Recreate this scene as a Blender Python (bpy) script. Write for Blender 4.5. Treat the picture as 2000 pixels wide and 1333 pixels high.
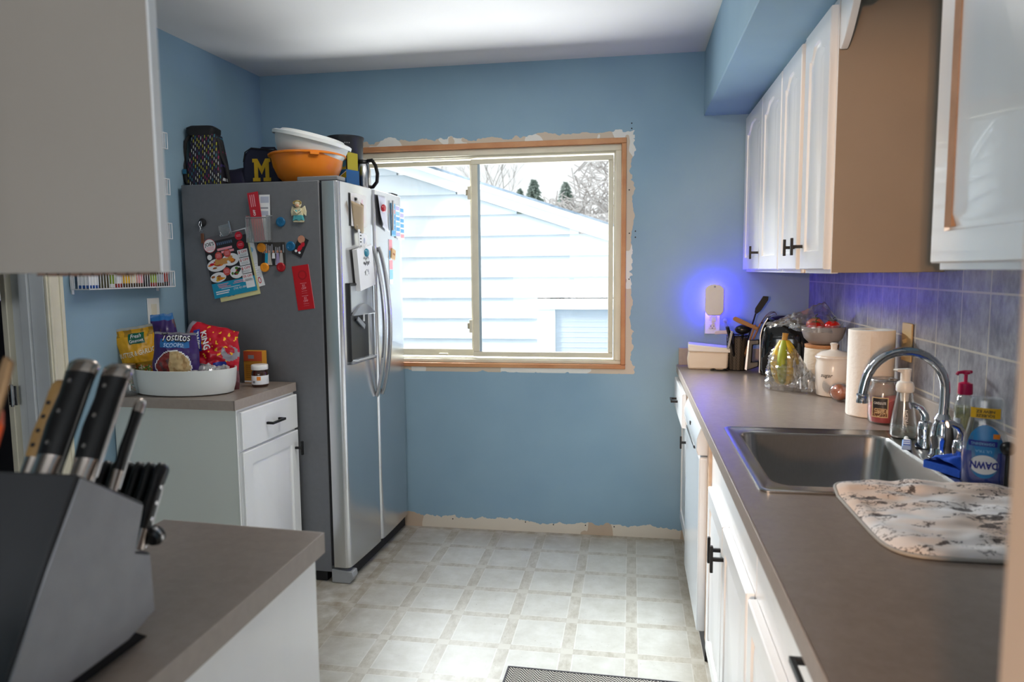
import bpy, bmesh, math, random
from mathutils import Vector, Matrix, noise
for _o in list(bpy.data.objects): bpy.data.objects.remove(_o, do_unlink=True)
scene = bpy.context.scene
COL = scene.collection
PI = math.pi
R = math.radians
random.seed(7)

# ---------------------------------------------------------------- camera
D = 3.698            # back wall
XL, XR = -1.972, 0.862
CEIL = 2.44
CT = 0.914           # counter top height
cam = bpy.data.cameras.new('camera'); cam_o = bpy.data.objects.new('camera', cam); COL.objects.link(cam_o)
cam.sensor_width = 36.0; cam.lens = 36.0 * 1404.58 / 2000.0; cam.clip_start = 0.02
_y, _p, _r = R(9.4367), R(5.5972), R(-0.5008)
_f = Vector((-math.sin(_y) * math.cos(_p), math.cos(_y) * math.cos(_p), -math.sin(_p)))
_rt = Vector((math.cos(_y), math.sin(_y), 0)); _up = _rt.cross(_f)
_r2 = _rt * math.cos(_r) + _up * math.sin(_r); _u2 = -_rt * math.sin(_r) + _up * math.cos(_r)
cam_o.matrix_world = Matrix(((_r2.x, _u2.x, -_f.x, 0), (_r2.y, _u2.y, -_f.y, 0), (_r2.z, _u2.z, -_f.z, 1.3935), (0, 0, 0, 1)))
cam.dof.use_dof = True; cam.dof.focus_distance = 3.0; cam.dof.aperture_fstop = 4.2
scene.camera = cam_o

# ---------------------------------------------------------------- world, exposure, lights
scene.view_settings.view_transform = 'Standard'; scene.view_settings.look = 'None'
scene.view_settings.exposure = 0.30; scene.view_settings.gamma = 1.0; scene.view_settings.use_curve_mapping = False
w = bpy.data.worlds.new('overcast_sky'); scene.world = w; w.use_nodes = True
wb = w.node_tree.nodes['Background']; wb.inputs[0].default_value = (0.98, 0.99, 1.0, 1); wb.inputs[1].default_value = 0.98
cy = scene.cycles
cy.diffuse_bounces = 6; cy.glossy_bounces = 5; cy.transparent_max_bounces = 24; cy.transmission_bounces = 8; cy.max_bounces = 14
cy.caustics_reflective = False; cy.caustics_refractive = False; cy.sample_clamp_indirect = 6.0; cy.blur_glossy = 0.5

def area_light(name, loc, rot, sx, sy, power, col, portal=False):
    l = bpy.data.lights.new(name, 'AREA'); l.shape = 'RECTANGLE'; l.size = sx; l.size_y = sy; l.energy = power; l.color = col
    l.cycles.is_portal = portal
    o = bpy.data.objects.new(name, l); o.location = loc; o.rotation_euler = rot; COL.objects.link(o); return o
def point_light(name, loc, power, col, rad):
    l = bpy.data.lights.new(name, 'POINT'); l.energy = power; l.color = col; l.shadow_soft_size = rad
    o = bpy.data.objects.new(name, l); o.location = loc; COL.objects.link(o); return o
area_light('window_portal', (-0.765, D + 0.14, 1.46), (R(-90), 0, 0), 1.5, 1.16, 1, (1, 1, 1), True)
# added soft fill behind the camera; no window is built there
area_light('rear_fill', (-0.55, -2.38, 1.5), (R(90), 0, 0), 2.2, 1.3, 42, (0.97, 0.98, 1.0))
# added area lights outside the window, out of view, to brighten the room
area_light('outdoor_fill', (-0.8, D + 2.6, 3.9), (R(-46), 0, 0), 3.4, 2.0, 25, (0.95, 0.98, 1.0))
area_light('outdoor_fill_high', (-0.9, D + 1.7, 4.4), (R(-27), 0, 0), 3.6, 1.8, 60, (0.95, 0.98, 1.0))
_q = (Vector((0.55, 1.5, 1.50)) - Vector((-2.5, D + 2.3, 3.25))).to_track_quat('-Z', 'Y')
area_light('outdoor_fill_side', (-2.5, D + 2.3, 3.25), _q.to_euler(), 2.4, 1.2, 720, (0.96, 0.98, 1.0))
# added overhead fill, out of view, lifting the far floor and cabinet sides
area_light('overhead_fill', (-0.70, 2.50, CEIL - 0.02), (0, 0, 0), 0.5, 0.5, 9, (1.0, 0.94, 0.86))
# added low fill outside the window, aimed up at the ceiling
area_light('upward_fill', (-0.8, D + 1.5, -0.1), (R(-125), 0, 0), 3.0, 1.6, 300, (0.96, 0.98, 1.0))
def spot_light(name, loc, target, power, col, cone, blend, rad):
    l = bpy.data.lights.new(name, 'SPOT'); l.energy = power; l.color = col; l.spot_size = cone; l.spot_blend = blend; l.shadow_soft_size = rad
    o = bpy.data.objects.new(name, l); o.location = loc; o.rotation_euler = (Vector(target) - Vector(loc)).to_track_quat('-Z', 'Y').to_euler(); COL.objects.link(o); return o
for _i, (_a, _b) in enumerate(((-0.66, 1.52), (-0.74, 1.42))):
    spot_light('warm_reading_lamp', (_a, -2.1, _b), (0.75, 2.45, 1.15), 135, (1.0, 0.56, 0.27), R(27), 0.55, 0.035)

# ---------------------------------------------------------------- materials
def lin(c):
    if isinstance(c, str):
        c = c.lstrip('#'); c = [int(c[i:i + 2], 16) / 255 for i in (0, 2, 4)]
    return tuple(((x / 12.92) if x <= 0.04045 else ((x + 0.055) / 1.055) ** 2.4) for x in c) + (1.0,)
_mats = {}
def mat(name, col='#808080', rough=0.5, metal=0.0, trans=0.0, ior=1.45, noise_amt=0.0, noise_scale=8.0, bump=0.0, bump_scale=60.0,
        emit=None, emit_s=0.0, aniso=0.0, coat=0.0, spec=0.5, stretch=None, alpha=1.0, sheen=0.0, sss=0.0):
    if name in _mats: return _mats[name]
    m = bpy.data.materials.new(name); m.use_nodes = True; nt = m.node_tree; b = nt.nodes['Principled BSDF']
    b.inputs['Base Color'].default_value = lin(col); b.inputs['Roughness'].default_value = rough; b.inputs['Metallic'].default_value = metal
    b.inputs['Transmission Weight'].default_value = trans; b.inputs['IOR'].default_value = ior; b.inputs['Specular IOR Level'].default_value = spec
    b.inputs['Anisotropic'].default_value = aniso; b.inputs['Coat Weight'].default_value = coat; b.inputs['Alpha'].default_value = alpha
    b.inputs['Sheen Weight'].default_value = sheen
    if sss: b.inputs['Subsurface Weight'].default_value = sss; b.inputs['Subsurface Radius'].default_value = (0.02, 0.01, 0.006)
    if emit: b.inputs['Emission Color'].default_value = lin(emit); b.inputs['Emission Strength'].default_value = emit_s
    tc = nt.nodes.new('ShaderNodeTexCoord'); vec = tc.outputs['Object']
    if stretch:
        mp = nt.nodes.new('ShaderNodeMapping'); mp.inputs['Scale'].default_value = stretch; nt.links.new(vec, mp.inputs[0]); vec = mp.outputs[0]
    if noise_amt:
        n = nt.nodes.new('ShaderNodeTexNoise'); n.inputs['Scale'].default_value = noise_scale; n.inputs['Detail'].default_value = 5
        nt.links.new(vec, n.inputs['Vector'])
        mx = nt.nodes.new('ShaderNodeMix'); mx.data_type = 'RGBA'; mx.blend_type = 'MULTIPLY'; mx.inputs[0].default_value = 1.0
        rp = nt.nodes.new('ShaderNodeMapRange'); rp.inputs[1].default_value = 0.3; rp.inputs[2].default_value = 0.7
        rp.inputs[3].default_value = 1 - noise_amt; rp.inputs[4].default_value = 1 + noise_amt
        nt.links.new(n.outputs['Fac'], rp.inputs[0]); mx.inputs[6].default_value = lin(col); nt.links.new(rp.outputs[0], mx.inputs[7])
        nt.links.new(mx.outputs[2], b.inputs['Base Color'])
    if bump:
        n2 = nt.nodes.new('ShaderNodeTexNoise'); n2.inputs['Scale'].default_value = bump_scale; n2.inputs['Detail'].default_value = 4
        nt.links.new(vec, n2.inputs['Vector']); bp = nt.nodes.new('ShaderNodeBump'); bp.inputs['Strength'].default_value = bump
        bp.inputs['Distance'].default_value = 0.002; nt.links.new(n2.outputs['Fac'], bp.inputs['Height']); nt.links.new(bp.outputs[0], b.inputs['Normal'])
    _mats[name] = m; return m
def clear_mat(name, tint='#ffffff', milk=0.06, gloss=0.25, rough=0.08, milkcol='#ffffff'):
    """thin clear film or pane: mostly see-through, with a reflecting skin"""
    if name in _mats: return _mats[name]
    m = bpy.data.materials.new(name); m.use_nodes = True; nt = m.node_tree; nt.nodes.clear()
    out = nt.nodes.new('ShaderNodeOutputMaterial'); tr = nt.nodes.new('ShaderNodeBsdfTransparent'); tr.inputs[0].default_value = lin(tint)
    gl = nt.nodes.new('ShaderNodeBsdfGlossy'); gl.inputs['Roughness'].default_value = rough
    df = nt.nodes.new('ShaderNodeBsdfDiffuse'); df.inputs[0].default_value = lin(milkcol)
    lw = nt.nodes.new('ShaderNodeLayerWeight'); lw.inputs[0].default_value = 0.35
    mr = nt.nodes.new('ShaderNodeMapRange'); mr.inputs[3].default_value = gloss * 0.25; mr.inputs[4].default_value = min(1, gloss * 2.2)
    m1 = nt.nodes.new('ShaderNodeMixShader'); m2 = nt.nodes.new('ShaderNodeMixShader'); m1.inputs[0].default_value = milk
    nt.links.new(tr.outputs[0], m1.inputs[1]); nt.links.new(df.outputs[0], m1.inputs[2])
    nt.links.new(lw.outputs['Facing'], mr.inputs[0]); nt.links.new(mr.outputs[0], m2.inputs[0])
    nt.links.new(m1.outputs[0], m2.inputs[1]); nt.links.new(gl.outputs[0], m2.inputs[2]); nt.links.new(m2.outputs[0], out.inputs[0])
    _mats[name] = m; return m

class G:   # small shader-graph helper
    def __init__(s, name, rough=0.5, metal=0.0, spec=0.5):
        s.m = bpy.data.materials.new(name); s.m.use_nodes = True; s.nt = s.m.node_tree; s.b = s.nt.nodes['Principled BSDF']
        s.b.inputs['Roughness'].default_value = rough; s.b.inputs['Metallic'].default_value = metal; s.b.inputs['Specular IOR Level'].default_value = spec
        s.obj = s.nt.nodes.new('ShaderNodeTexCoord').outputs['Object']
        sp = s.nt.nodes.new('ShaderNodeSeparateXYZ'); s.nt.links.new(s.obj, sp.inputs[0]); s.x, s.y, s.z = sp.outputs; _mats[name] = s.m
    def put(s, sock, v):
        if hasattr(v, 'links') or isinstance(v, bpy.types.NodeSocket): s.nt.links.new(v, sock)
        else: sock.default_value = v
    def math(s, op, a, b=0.0, c=None, clamp=False):
        n = s.nt.nodes.new('ShaderNodeMath'); n.operation = op; n.use_clamp = clamp; s.put(n.inputs[0], a); s.put(n.inputs[1], b)
        if c is not None: s.put(n.inputs[2], c)
        return n.outputs[0]
    def noise(s, scale, detail=4, stretch=None, rough=0.5):
        v = s.obj
        if stretch:
            mp = s.nt.nodes.new('ShaderNodeMapping'); mp.inputs['Scale'].default_value = stretch; s.nt.links.new(v, mp.inputs[0]); v = mp.outputs[0]
        n = s.nt.nodes.new('ShaderNodeTexNoise'); n.inputs['Scale'].default_value = scale; n.inputs['Detail'].default_value = detail
        n.inputs['Roughness'].default_value = rough; s.nt.links.new(v, n.inputs['Vector']); return n.outputs['Fac']
    def rng(s, v, a, b, c=0.0, d=1.0, smooth=False):
        n = s.nt.nodes.new('ShaderNodeMapRange'); s.put(n.inputs[0], v)
        if smooth: n.interpolation_type = 'SMOOTHSTEP'
        for i, q in enumerate((a, b, c, d)): s.put(n.inputs[i + 1], q)
        return n.outputs[0]
    def mix(s, f, a, b, mode='MIX'):
        n = s.nt.nodes.new('ShaderNodeMix'); n.data_type = 'RGBA'; n.blend_type = mode; s.put(n.inputs[0], f)
        s.put(n.inputs[6], lin(a) if isinstance(a, str) else a); s.put(n.inputs[7], lin(b) if isinstance(b, str) else b); return n.outputs[2]
    def bump(s, h, strength=0.3, dist=0.002):
        n = s.nt.nodes.new('ShaderNodeBump'); n.inputs['Strength'].default_value = strength; n.inputs['Distance'].default_value = dist
        s.nt.links.new(h, n.inputs['Height']); s.nt.links.new(n.outputs[0], s.b.inputs['Normal'])
    def color(s, v): s.put(s.b.inputs['Base Color'], v)

# ---------------------------------------------------------------- mesh builder
TURN = [Matrix.Identity(4)]   # the left wall, its cabinet and the refrigerator stand slightly askew
def turned(px, py, ang): return Matrix.Translation((px, py, 0)) @ Matrix.Rotation(ang, 4, 'Z') @ Matrix.Translation((-px, -py, 0))
class MB:
    def __init__(s): s.v = []; s.f = []; s.fm = []; s.mats = []; s.T = TURN[0].copy()
    def mi(s, m):
        if m not in s.mats: s.mats.append(m)
        return s.mats.index(m)
    def add(s, vs, fs, m):
        b = len(s.v); i = s.mi(m); s.v += [s.T @ Vector(p) for p in vs]
        for f in fs: s.f.append([b + k for k in f]); s.fm.append(i)
        return s
    def box(s, x0, x1, y0, y1, z0, z1, m):
        vs = [(x, y, z) for z in (z0, z1) for y in (y0, y1) for x in (x0, x1)]
        return s.add(vs, [(0, 2, 3, 1), (4, 5, 7, 6), (0, 1, 5, 4), (1, 3, 7, 5), (3, 2, 6, 7), (2, 0, 4, 6)], m)
    def obox(s, c, ax, ay, az, m):   # oriented box, half axis vectors
        c, ax, ay, az = map(Vector, (c, ax, ay, az))
        vs = [c + ax * i + ay * j + az * k for k in (-1, 1) for j in (-1, 1) for i in (-1, 1)]
        return s.add(vs, [(0, 2, 3, 1), (4, 5, 7, 6), (0, 1, 5, 4), (1, 3, 7, 5), (3, 2, 6, 7), (2, 0, 4, 6)], m)
    def prism(s, poly, o, u, v, n, m):  # poly in (u,v), extruded by vector n
        o, u, v, n = map(Vector, (o, u, v, n)); k = len(poly)
        vs = [o + u * a + v * b for a, b in poly] + [o + u * a + v * b + n for a, b in poly]
        fs = [list(range(k))[::-1], list(range(k, 2 * k))] + [(i, (i + 1) % k, k + (i + 1) % k, k + i) for i in range(k)]
        if u.cross(v).dot(n) < 0: fs = [list(f)[::-1] for f in fs]
        return s.add(vs, fs, m)
    def rings(s, rs, m, cap0=True, cap1=True, closed=False):
        k = len(rs[0]); vs = [p for r in rs for p in r]; fs = []
        for i in range(len(rs) - 1 + (1 if closed else 0)):
            a, b = i * k, ((i + 1) % len(rs)) * k
            for j in range(k): fs.append((a + j, a + (j + 1) % k, b + (j + 1) % k, b + j))
        if cap0 and not closed: fs.append(tuple(range(k))[::-1])
        if cap1 and not closed: fs.append(tuple((len(rs) - 1) * k + j for j in range(k)))
        return s.add(vs, fs, m)
    def lathe(s, prof, m, c=(0, 0, 0), seg=32, sx=1.0, sy=1.0, cap0=True, cap1=True):
        return s.rings([[(c[0] + r * math.cos(2 * PI * j / seg) * sx, c[1] + r * math.sin(2 * PI * j / seg) * sy, c[2] + z) for j in range(seg)] for r, z in prof], m, cap0, cap1)
    def axial(s, prof, a, b, m, seg=20, cap=True):  # lathe around axis from a towards b; prof (r, dist)
        a, b = Vector(a), Vector(b); d = (b - a).normalized(); u = d.orthogonal().normalized(); w_ = d.cross(u)
        return s.rings([[a + d * t + (u * math.cos(2 * PI * j / seg) + w_ * math.sin(2 * PI * j / seg)) * r for j in range(seg)] for r, t in prof], m, cap, cap)
    def tube(s, pts, r, m, seg=10, closed=False, sx=1.0):
        pts = [Vector(p) for p in pts]; n = len(pts); rs = []
        rad = r if isinstance(r, (list, tuple)) else [r] * n
        t0 = (pts[1] - pts[0]).normalized(); u = t0.orthogonal().normalized()
        for i, p in enumerate(pts):
            if closed: t = (pts[(i + 1) % n] - pts[i - 1]).normalized()
            else: t = (pts[min(i + 1, n - 1)] - pts[max(i - 1, 0)]).normalized()
            u = (u - t * u.dot(t)).normalized(); w_ = t.cross(u)
            rs.append([p + (u * math.cos(2 * PI * j / seg) + w_ * math.sin(2 * PI * j / seg) * sx) * rad[i] for j in range(seg)])
        return s.rings(rs, m, True, True, closed)
    def sphere(s, c, r, m, seg=16, rx=1, ry=1, rz=1):
        n = seg // 2
        return s.lathe([(max(1e-4, r * math.sin(PI * i / n)), -r * math.cos(PI * i / n) * rz) for i in range(n + 1)], m, c, seg, rx, ry)
    def surf(s, fn, nu, nv, mf, wrap=False):
        vs = [fn(i / nu, j / nv) for j in range(nv + 1) for i in range(nu + 1)]
        b = len(s.v); s.v += [s.T @ Vector(p) for p in vs]
        for j in range(nv):
            for i in range(nu):
                m = mf((i + .5) / nu, (j + .5) / nv) if callable(mf) else mf
                if m is None: continue
                a = b + j * (nu + 1) + i
                s.f.append([a, a + 1, a + nu + 2, a + nu + 1]); s.fm.append(s.mi(m))
        return s
    # flat artwork in a frame F=(origin,u,v,n)
    def P(s, F, a, b, h): return F[0] + F[1] * a + F[2] * b + F[3] * h
    def rect(s, F, a0, b0, a1, b1, h, m): return s.add([s.P(F, a0, b0, h), s.P(F, a1, b0, h), s.P(F, a1, b1, h), s.P(F, a0, b1, h)], [(0, 1, 2, 3)], m)
    def poly(s, F, pts, h, m): return s.add([s.P(F, a, b, h) for a, b in pts], [tuple(range(len(pts)))], m)
    def disc(s, F, a, b, ra, rb, h, m, seg=20, jit=0.0, rot=0.0):
        q = []
        for j in range(seg):
            t = 2 * PI * j / seg; k = 1 + random.uniform(-jit, jit); x, y = ra * k * math.cos(t), rb * k * math.sin(t)
            q.append((a + x * math.cos(rot) - y * math.sin(rot), b + x * math.sin(rot) + y * math.cos(rot)))
        return s.poly(F, q, h, m)
    def slab(s, F, a0, b0, a1, b1, h0, h1, m):
        vs = [s.P(F, a, b, h) for h in (h0, h1) for b in (b0, b1) for a in (a0, a1)]
        return s.add(vs, [(0, 2, 3, 1), (4, 5, 7, 6), (0, 1, 5, 4), (1, 3, 7, 5), (3, 2, 6, 7), (2, 0, 4, 6)], m)
    def text(s, F, a, b, size, txt, h, m, rot=0.0, wid=None, bold=0.0, fn=None, shear=0.0):
        vs, fs, tw = text_mesh(txt, bold, shear); k = size; kx = size if wid is None else wid / max(tw, 1e-6)
        ca, sa = math.cos(rot), math.sin(rot); out = []
        for x, y in vs:
            x, y = x * kx, y * k; X, Y = a + x * ca - y * sa, b + x * sa + y * ca
            out.append(fn(X, Y) if fn else s.P(F, X, Y, h))
        return s.add(out, fs, m)
    def build(s, name, parent=None, bev=0.0, seg=2, ang=35, smooth=True, subd=0, solid=0.0):
        me = bpy.data.meshes.new(name); me.from_pydata([tuple(p) for p in s.v], [], s.f)
        for m in s.mats: me.materials.append(m)
        me.polygons.foreach_set('material_index', s.fm); me.validate(); me.update()
        if smooth:
            me.polygons.foreach_set('use_smooth', [True] * len(me.polygons)); me.set_sharp_from_angle(angle=R(ang))
        o = bpy.data.objects.new(name, me); COL.objects.link(o)
        if parent: o.parent = parent
        if solid: md = o.modifiers.new('thickness', 'SOLIDIFY'); md.thickness = solid; md.offset = 0
        if bev: md = o.modifiers.new('bevel', 'BEVEL'); md.width = bev; md.segments = seg; md.limit_method = 'ANGLE'; md.angle_limit = R(40); md.harden_normals = False
        if subd: md = o.modifiers.new('subdivision', 'SUBSURF'); md.levels = subd; md.render_levels = subd
        return o
_tx = {}
def text_mesh(txt, bold=0.0, shear=0.0):
    k = (txt, bold, shear)
    if k in _tx: return _tx[k]
    cu = bpy.data.curves.new('lettering', 'FONT'); cu.body = txt; cu.size = 1.0; cu.align_x = 'CENTER'; cu.align_y = 'CENTER'
    cu.resolution_u = 2; cu.offset = bold; cu.shear = shear
    ob = bpy.data.objects.new('lettering', cu); COL.objects.link(ob); dg = bpy.context.evaluated_depsgraph_get(); dg.update()
    me = bpy.data.meshes.new_from_object(ob.evaluated_get(dg)); vs = [(p.co.x, p.co.y) for p in me.vertices]; fs = [tuple(p.vertices) for p in me.polygons]
    bpy.data.objects.remove(ob); bpy.data.curves.remove(cu); bpy.data.meshes.remove(me)
    tw = max(p[0] for p in vs) - min(p[0] for p in vs) if vs else 1
    _tx[k] = (vs, fs, tw); return _tx[k]
def frame(o, u, v):
    u, v = Vector(u).normalized(), Vector(v).normalized(); return (Vector(o), u, v, u.cross(v).normalized())
def rotframe(F, a, b, ang):  # same plane, origin moved to (a,b), turned
    o = F[0] + F[1] * a + F[2] * b; c, s_ = math.cos(ang), math.sin(ang)
    return (o, F[1] * c + F[2] * s_, F[2] * c - F[1] * s_, F[3])

def thing(name, label, cat, loc=(0, 0, 0), rz=0.0, group=None):
    o = bpy.data.objects.new(name, None); COL.objects.link(o); o.location = loc; o.rotation_euler = (0, 0, rz); o.empty_display_size = 0.05
    o['label'] = label; o['category'] = cat
    if group: o['group'] = group
    return o
def tag(o, label, cat, group=None, loc=None):
    o['label'] = label; o['category'] = cat
    if group: o['group'] = group
    if loc: o.location = loc
    return o
def struct(o): o['kind'] = 'structure'; return o
def dup(root, loc, rz=None, label=None, rot=None):
    r = root.copy(); COL.objects.link(r); r.location = loc
    if rz is not None: r.rotation_euler = (0, 0, rz)
    if rot is not None: r.rotation_euler = rot
    if label: r['label'] = label
    for ch in list(root.children):
        c = ch.copy(); COL.objects.link(c); c.parent = r
        for g in list(ch.children):
            d = g.copy(); COL.objects.link(d); d.parent = c
    return r

# ---------------------------------------------------------------- surface materials
def wall_mat(name, kind):
    g = G(name, rough=0.62, spec=0.3)
    n1 = g.noise(3.0, 3); base = g.mix(g.rng(n1, 0.3, 0.7), '#86a3b7', '#8eabbd')
    if kind == 'back':
        cx, cz, hx, hz = -0.764, 1.466, 0.736, 0.581
        dx = g.math('SUBTRACT', g.math('ABSOLUTE', g.math('SUBTRACT', g.x, cx)), hx)
        dz = g.math('SUBTRACT', g.math('ABSOLUTE', g.math('SUBTRACT', g.z, cz)), hz)
        d = g.math('MAXIMUM', dx, dz)
        nz = g.noise(7.0, 3, (1.0, 1.0, 1.0), 0.6); fine = g.noise(40.0, 3)
        lim = g.math('ADD', g.rng(nz, 0.35, 0.65, 0.014, 0.048), g.rng(fine, 0.3, 0.7, -0.004, 0.004))
        near = g.math('LESS_THAN', d, lim); up = g.math('GREATER_THAN', g.z, 0.86)
        msk = g.math('MULTIPLY', near, up)
        patch = g.mix(g.math('GREATER_THAN', g.noise(5.0, 2), 0.52), '#c9b9a6', '#dedcd6')
        base = g.mix(msk, base, patch)
        nb = g.noise(4.0, 4, (1.4, 1.0, 0.3), 0.65)
        lim2 = g.math('ADD', g.rng(nb, 0.35, 0.65, 0.042, 0.082), g.rng(fine, 0.3, 0.7, -0.004, 0.004))
        lowm = g.math('LESS_THAN', g.z, lim2)
        pc = g.mix(g.math('GREATER_THAN', g.noise(2.6, 3, (1, 1, 0.4)), 0.5), '#c0aa94', '#d8cdbd')
        base = g.mix(lowm, base, pc)
        g.bump(g.math('ADD', g.math('MULTIPLY', msk, 0.5), g.math('ADD', g.math('MULTIPLY', lowm, 0.5), g.math('MULTIPLY', g.noise(160, 2), 0.25))), 0.5, 0.0015)
    elif kind == 'left':
        base = g.mix(g.math('LESS_THAN', g.y, 2.318), base, '#84a3a7')
        g.bump(g.noise(160, 2), 0.12, 0.0015)
    else: g.bump(g.noise(160, 2), 0.12, 0.0015)
    g.color(base); return g.m
M_WALLB = wall_mat('blue_wall_paint_patched', 'back'); M_WALLL = wall_mat('blue_wall_paint_left', 'left'); M_WALL = wall_mat('blue_wall_paint', 'plain')
g = G('ceiling_paint', 0.8, spec=0.2); g.color(g.mix(g.rng(g.noise(2.0, 3), 0.3, 0.7), '#d6d4d2', '#dcdad8')); g.bump(g.noise(90, 4), 0.15, 0.002); M_CEIL = g.m
# vinyl floor: pale squares with marbled bands
g = G('vinyl_floor', 0.46, spec=0.4)
def tile(c, off): return g.math('ABSOLUTE', g.math('SUBTRACT', g.math('FRACT', g.math('DIVIDE', g.math('SUBTRACT', c, off), 0.2335)), 0.5))
wob = g.math('MULTIPLY', g.math('SUBTRACT', g.noise(30, 2), 0.5), 0.006)
ux = g.math('ADD', tile(g.x, 0.01 - 0.11675), wob); uy = g.math('ADD', tile(g.y, 3.447 - 0.11675), wob)
bx_ = g.math('LESS_THAN', ux, 0.095); by_ = g.math('LESS_THAN', uy, 0.078)
band = g.math('MAXIMUM', bx_, by_)
sqn = g.noise(11, 6, None, 0.7); sq = g.mix(g.rng(sqn, 0.35, 0.7), '#d0d0ca', '#bfbeb5')
stone = g.noise(26, 6, (1, 0.45, 1), 0.75); bc = g.mix(g.rng(stone, 0.35, 0.65), '#a09988', '#cbc8be')
bc = g.mix(g.math('MULTIPLY', bx_, by_), bc, '#c9c6bb')
edge = g.math('MAXIMUM', g.math('MULTIPLY', g.math('LESS_THAN', ux, 0.112), g.math('GREATER_THAN', uy, 0.078)), g.math('MULTIPLY', g.math('LESS_THAN', uy, 0.092), g.math('GREATER_THAN', ux, 0.095)))
colr = g.mix(g.math('MULTIPLY', edge, 0.6), sq, '#dad9d3'); colr = g.mix(g.math('MULTIPLY', band, 0.8), colr, bc)
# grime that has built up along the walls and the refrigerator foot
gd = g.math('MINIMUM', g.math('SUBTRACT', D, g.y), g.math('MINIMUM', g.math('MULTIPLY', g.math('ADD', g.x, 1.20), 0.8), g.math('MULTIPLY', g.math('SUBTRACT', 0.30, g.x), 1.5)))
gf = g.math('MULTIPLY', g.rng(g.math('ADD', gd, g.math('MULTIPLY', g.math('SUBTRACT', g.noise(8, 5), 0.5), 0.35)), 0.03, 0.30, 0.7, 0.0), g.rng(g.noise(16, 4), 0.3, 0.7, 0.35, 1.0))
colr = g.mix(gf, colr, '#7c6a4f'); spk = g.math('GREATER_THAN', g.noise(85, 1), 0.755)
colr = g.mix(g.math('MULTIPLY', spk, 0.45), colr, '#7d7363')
g.color(colr); g.bump(g.math('ADD', g.math('MULTIPLY', band, -0.5), g.math('MULTIPLY', g.noise(50, 4), 0.6)), 0.25, 0.0015); M_FLOOR = g.m
# slate look wall tiles with light grout; pitch 0.152 along y and z
g = G('slate_tiles', 0.34, spec=0.5)
ty = g.math('DIVIDE', g.math('SUBTRACT', g.y, 0.084), 0.1512); tz = g.math('DIVIDE', g.math('SUBTRACT', g.z, 1.028), 0.1505)
fy = g.math('ABSOLUTE', g.math('SUBTRACT', g.math('FRACT', ty), 0.5)); fz = g.math('ABSOLUTE', g.math('SUBTRACT', g.math('FRACT', tz), 0.5))
gr = g.math('GREATER_THAN', g.math('MAXIMUM', fy, fz), 0.482)
wn = g.nt.nodes.new('ShaderNodeTexWhiteNoise'); cb = g.nt.nodes.new('ShaderNodeCombineXYZ')
g.put(cb.inputs[0], g.math('FLOOR', ty)); g.put(cb.inputs[1], g.math('FLOOR', tz)); g.nt.links.new(cb.outputs[0], wn.inputs['Vector'])
nn = g.noise(17, 6, (1, 1.6, 1.0), 0.65)
tcol = g.mix(g.rng(nn, 0.35, 0.68), '#686973', '#a4a4ab'); tcol = g.mix(g.math('MULTIPLY', wn.outputs['Value'], 0.35), tcol, '#77706c')
g.color(g.mix(gr, tcol, '#b9b2a4')); g.bump(g.math('ADD', g.math('MULTIPLY', gr, -0.8), nn), 0.55, 0.003); M_TILE = g.m
# laminate countertop
g = G('laminate_counter', 0.33, spec=0.5); g.color(g.mix(g.rng(g.noise(40, 6, None, 0.7), 0.3, 0.7), '#7d7168', '#8b7f76')); g.bump(g.noise(260, 2), 0.06, 0.001); M_CT = g.m
M_CTE = mat('laminate_edge', '#a0948b', 0.45, noise_amt=0.05, noise_scale=60)
M_WHITE = mat('white_cabinet_paint', '#f2f3f4', 0.33, spec=0.75, coat=0.35, noise_amt=0.03, noise_scale=6, bump=0.12, bump_scale=40, stretch=(1, 1, 0.25))
M_WORN = mat('worn_cabinet_edge', '#c8ad93', 0.55, noise_amt=0.18, noise_scale=25)
M_ORW = mat('bare_wood_groove', '#b98a66', 0.6, noise_amt=0.15, noise_scale=20)
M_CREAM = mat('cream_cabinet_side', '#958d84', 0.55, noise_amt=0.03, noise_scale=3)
M_SIDE = mat('cabinet_side_pale', '#d3d8d2', 0.5, noise_amt=0.02, noise_scale=3)
M_TAN = mat('tan_unpainted_side', '#a0907f', 0.6, noise_amt=0.05, noise_scale=4)
M_BLACK = mat('black_metal', '#141416', 0.4, 0.3)
M_BPL = mat('black_plastic', '#111113', 0.28)
M_BMAT = mat('black_matte', '#17171a', 0.7)
M_TRIM = mat('trim_white', '#c9cdd0', 0.5, noise_amt=0.04, noise_scale=9)
M_VINYL = mat('window_vinyl', '#d9d3bf', 0.45, noise_amt=0.05, noise_scale=10)
g = G('window_wood', 0.5, spec=0.4); g.color(g.mix(g.rng(g.noise(14, 5, (0.25, 1, 0.25), 0.6), 0.3, 0.7), '#b4744a', '#cf9a6c')); M_WOOD = g.m
M_CHROME = mat('chrome', '#c8cbd0', 0.06, 1.0)
M_STEEL = mat('brushed_steel', '#bcbcbd', 0.27, 1.0, noise_amt=0.05, noise_scale=40, stretch=(1, 1, 12), bump=0.04, bump_scale=90)
M_SINK = mat('sink_steel', '#b3b1ae', 0.24, 1.0, noise_amt=0.05, noise_scale=60, stretch=(8, 1, 1))
M_GLASSP = clear_mat('window_glass', '#fbfdfd', 0.0, 0.10, 0.0)
M_CLEAR = clear_mat('clear_plastic', '#f4f6f6', 0.05, 0.30, 0.10)
M_FILM = clear_mat('plastic_film', '#f6f7f8', 0.05, 0.55, 0.10)
M_WPL = mat('white_plastic', '#e6e6e2', 0.35)
M_SILV = mat('silver_metal', '#c4c4c6', 0.25, 1.0)
M_PAPER = mat('white_paper', '#e9eaec', 0.7)
M_RED = mat('red_print', '#c4162c', 0.45); M_CYAN = mat('cyan_print', '#1b94b8', 0.5); M_DARK = mat('dark_print', '#232226', 0.5)
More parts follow.
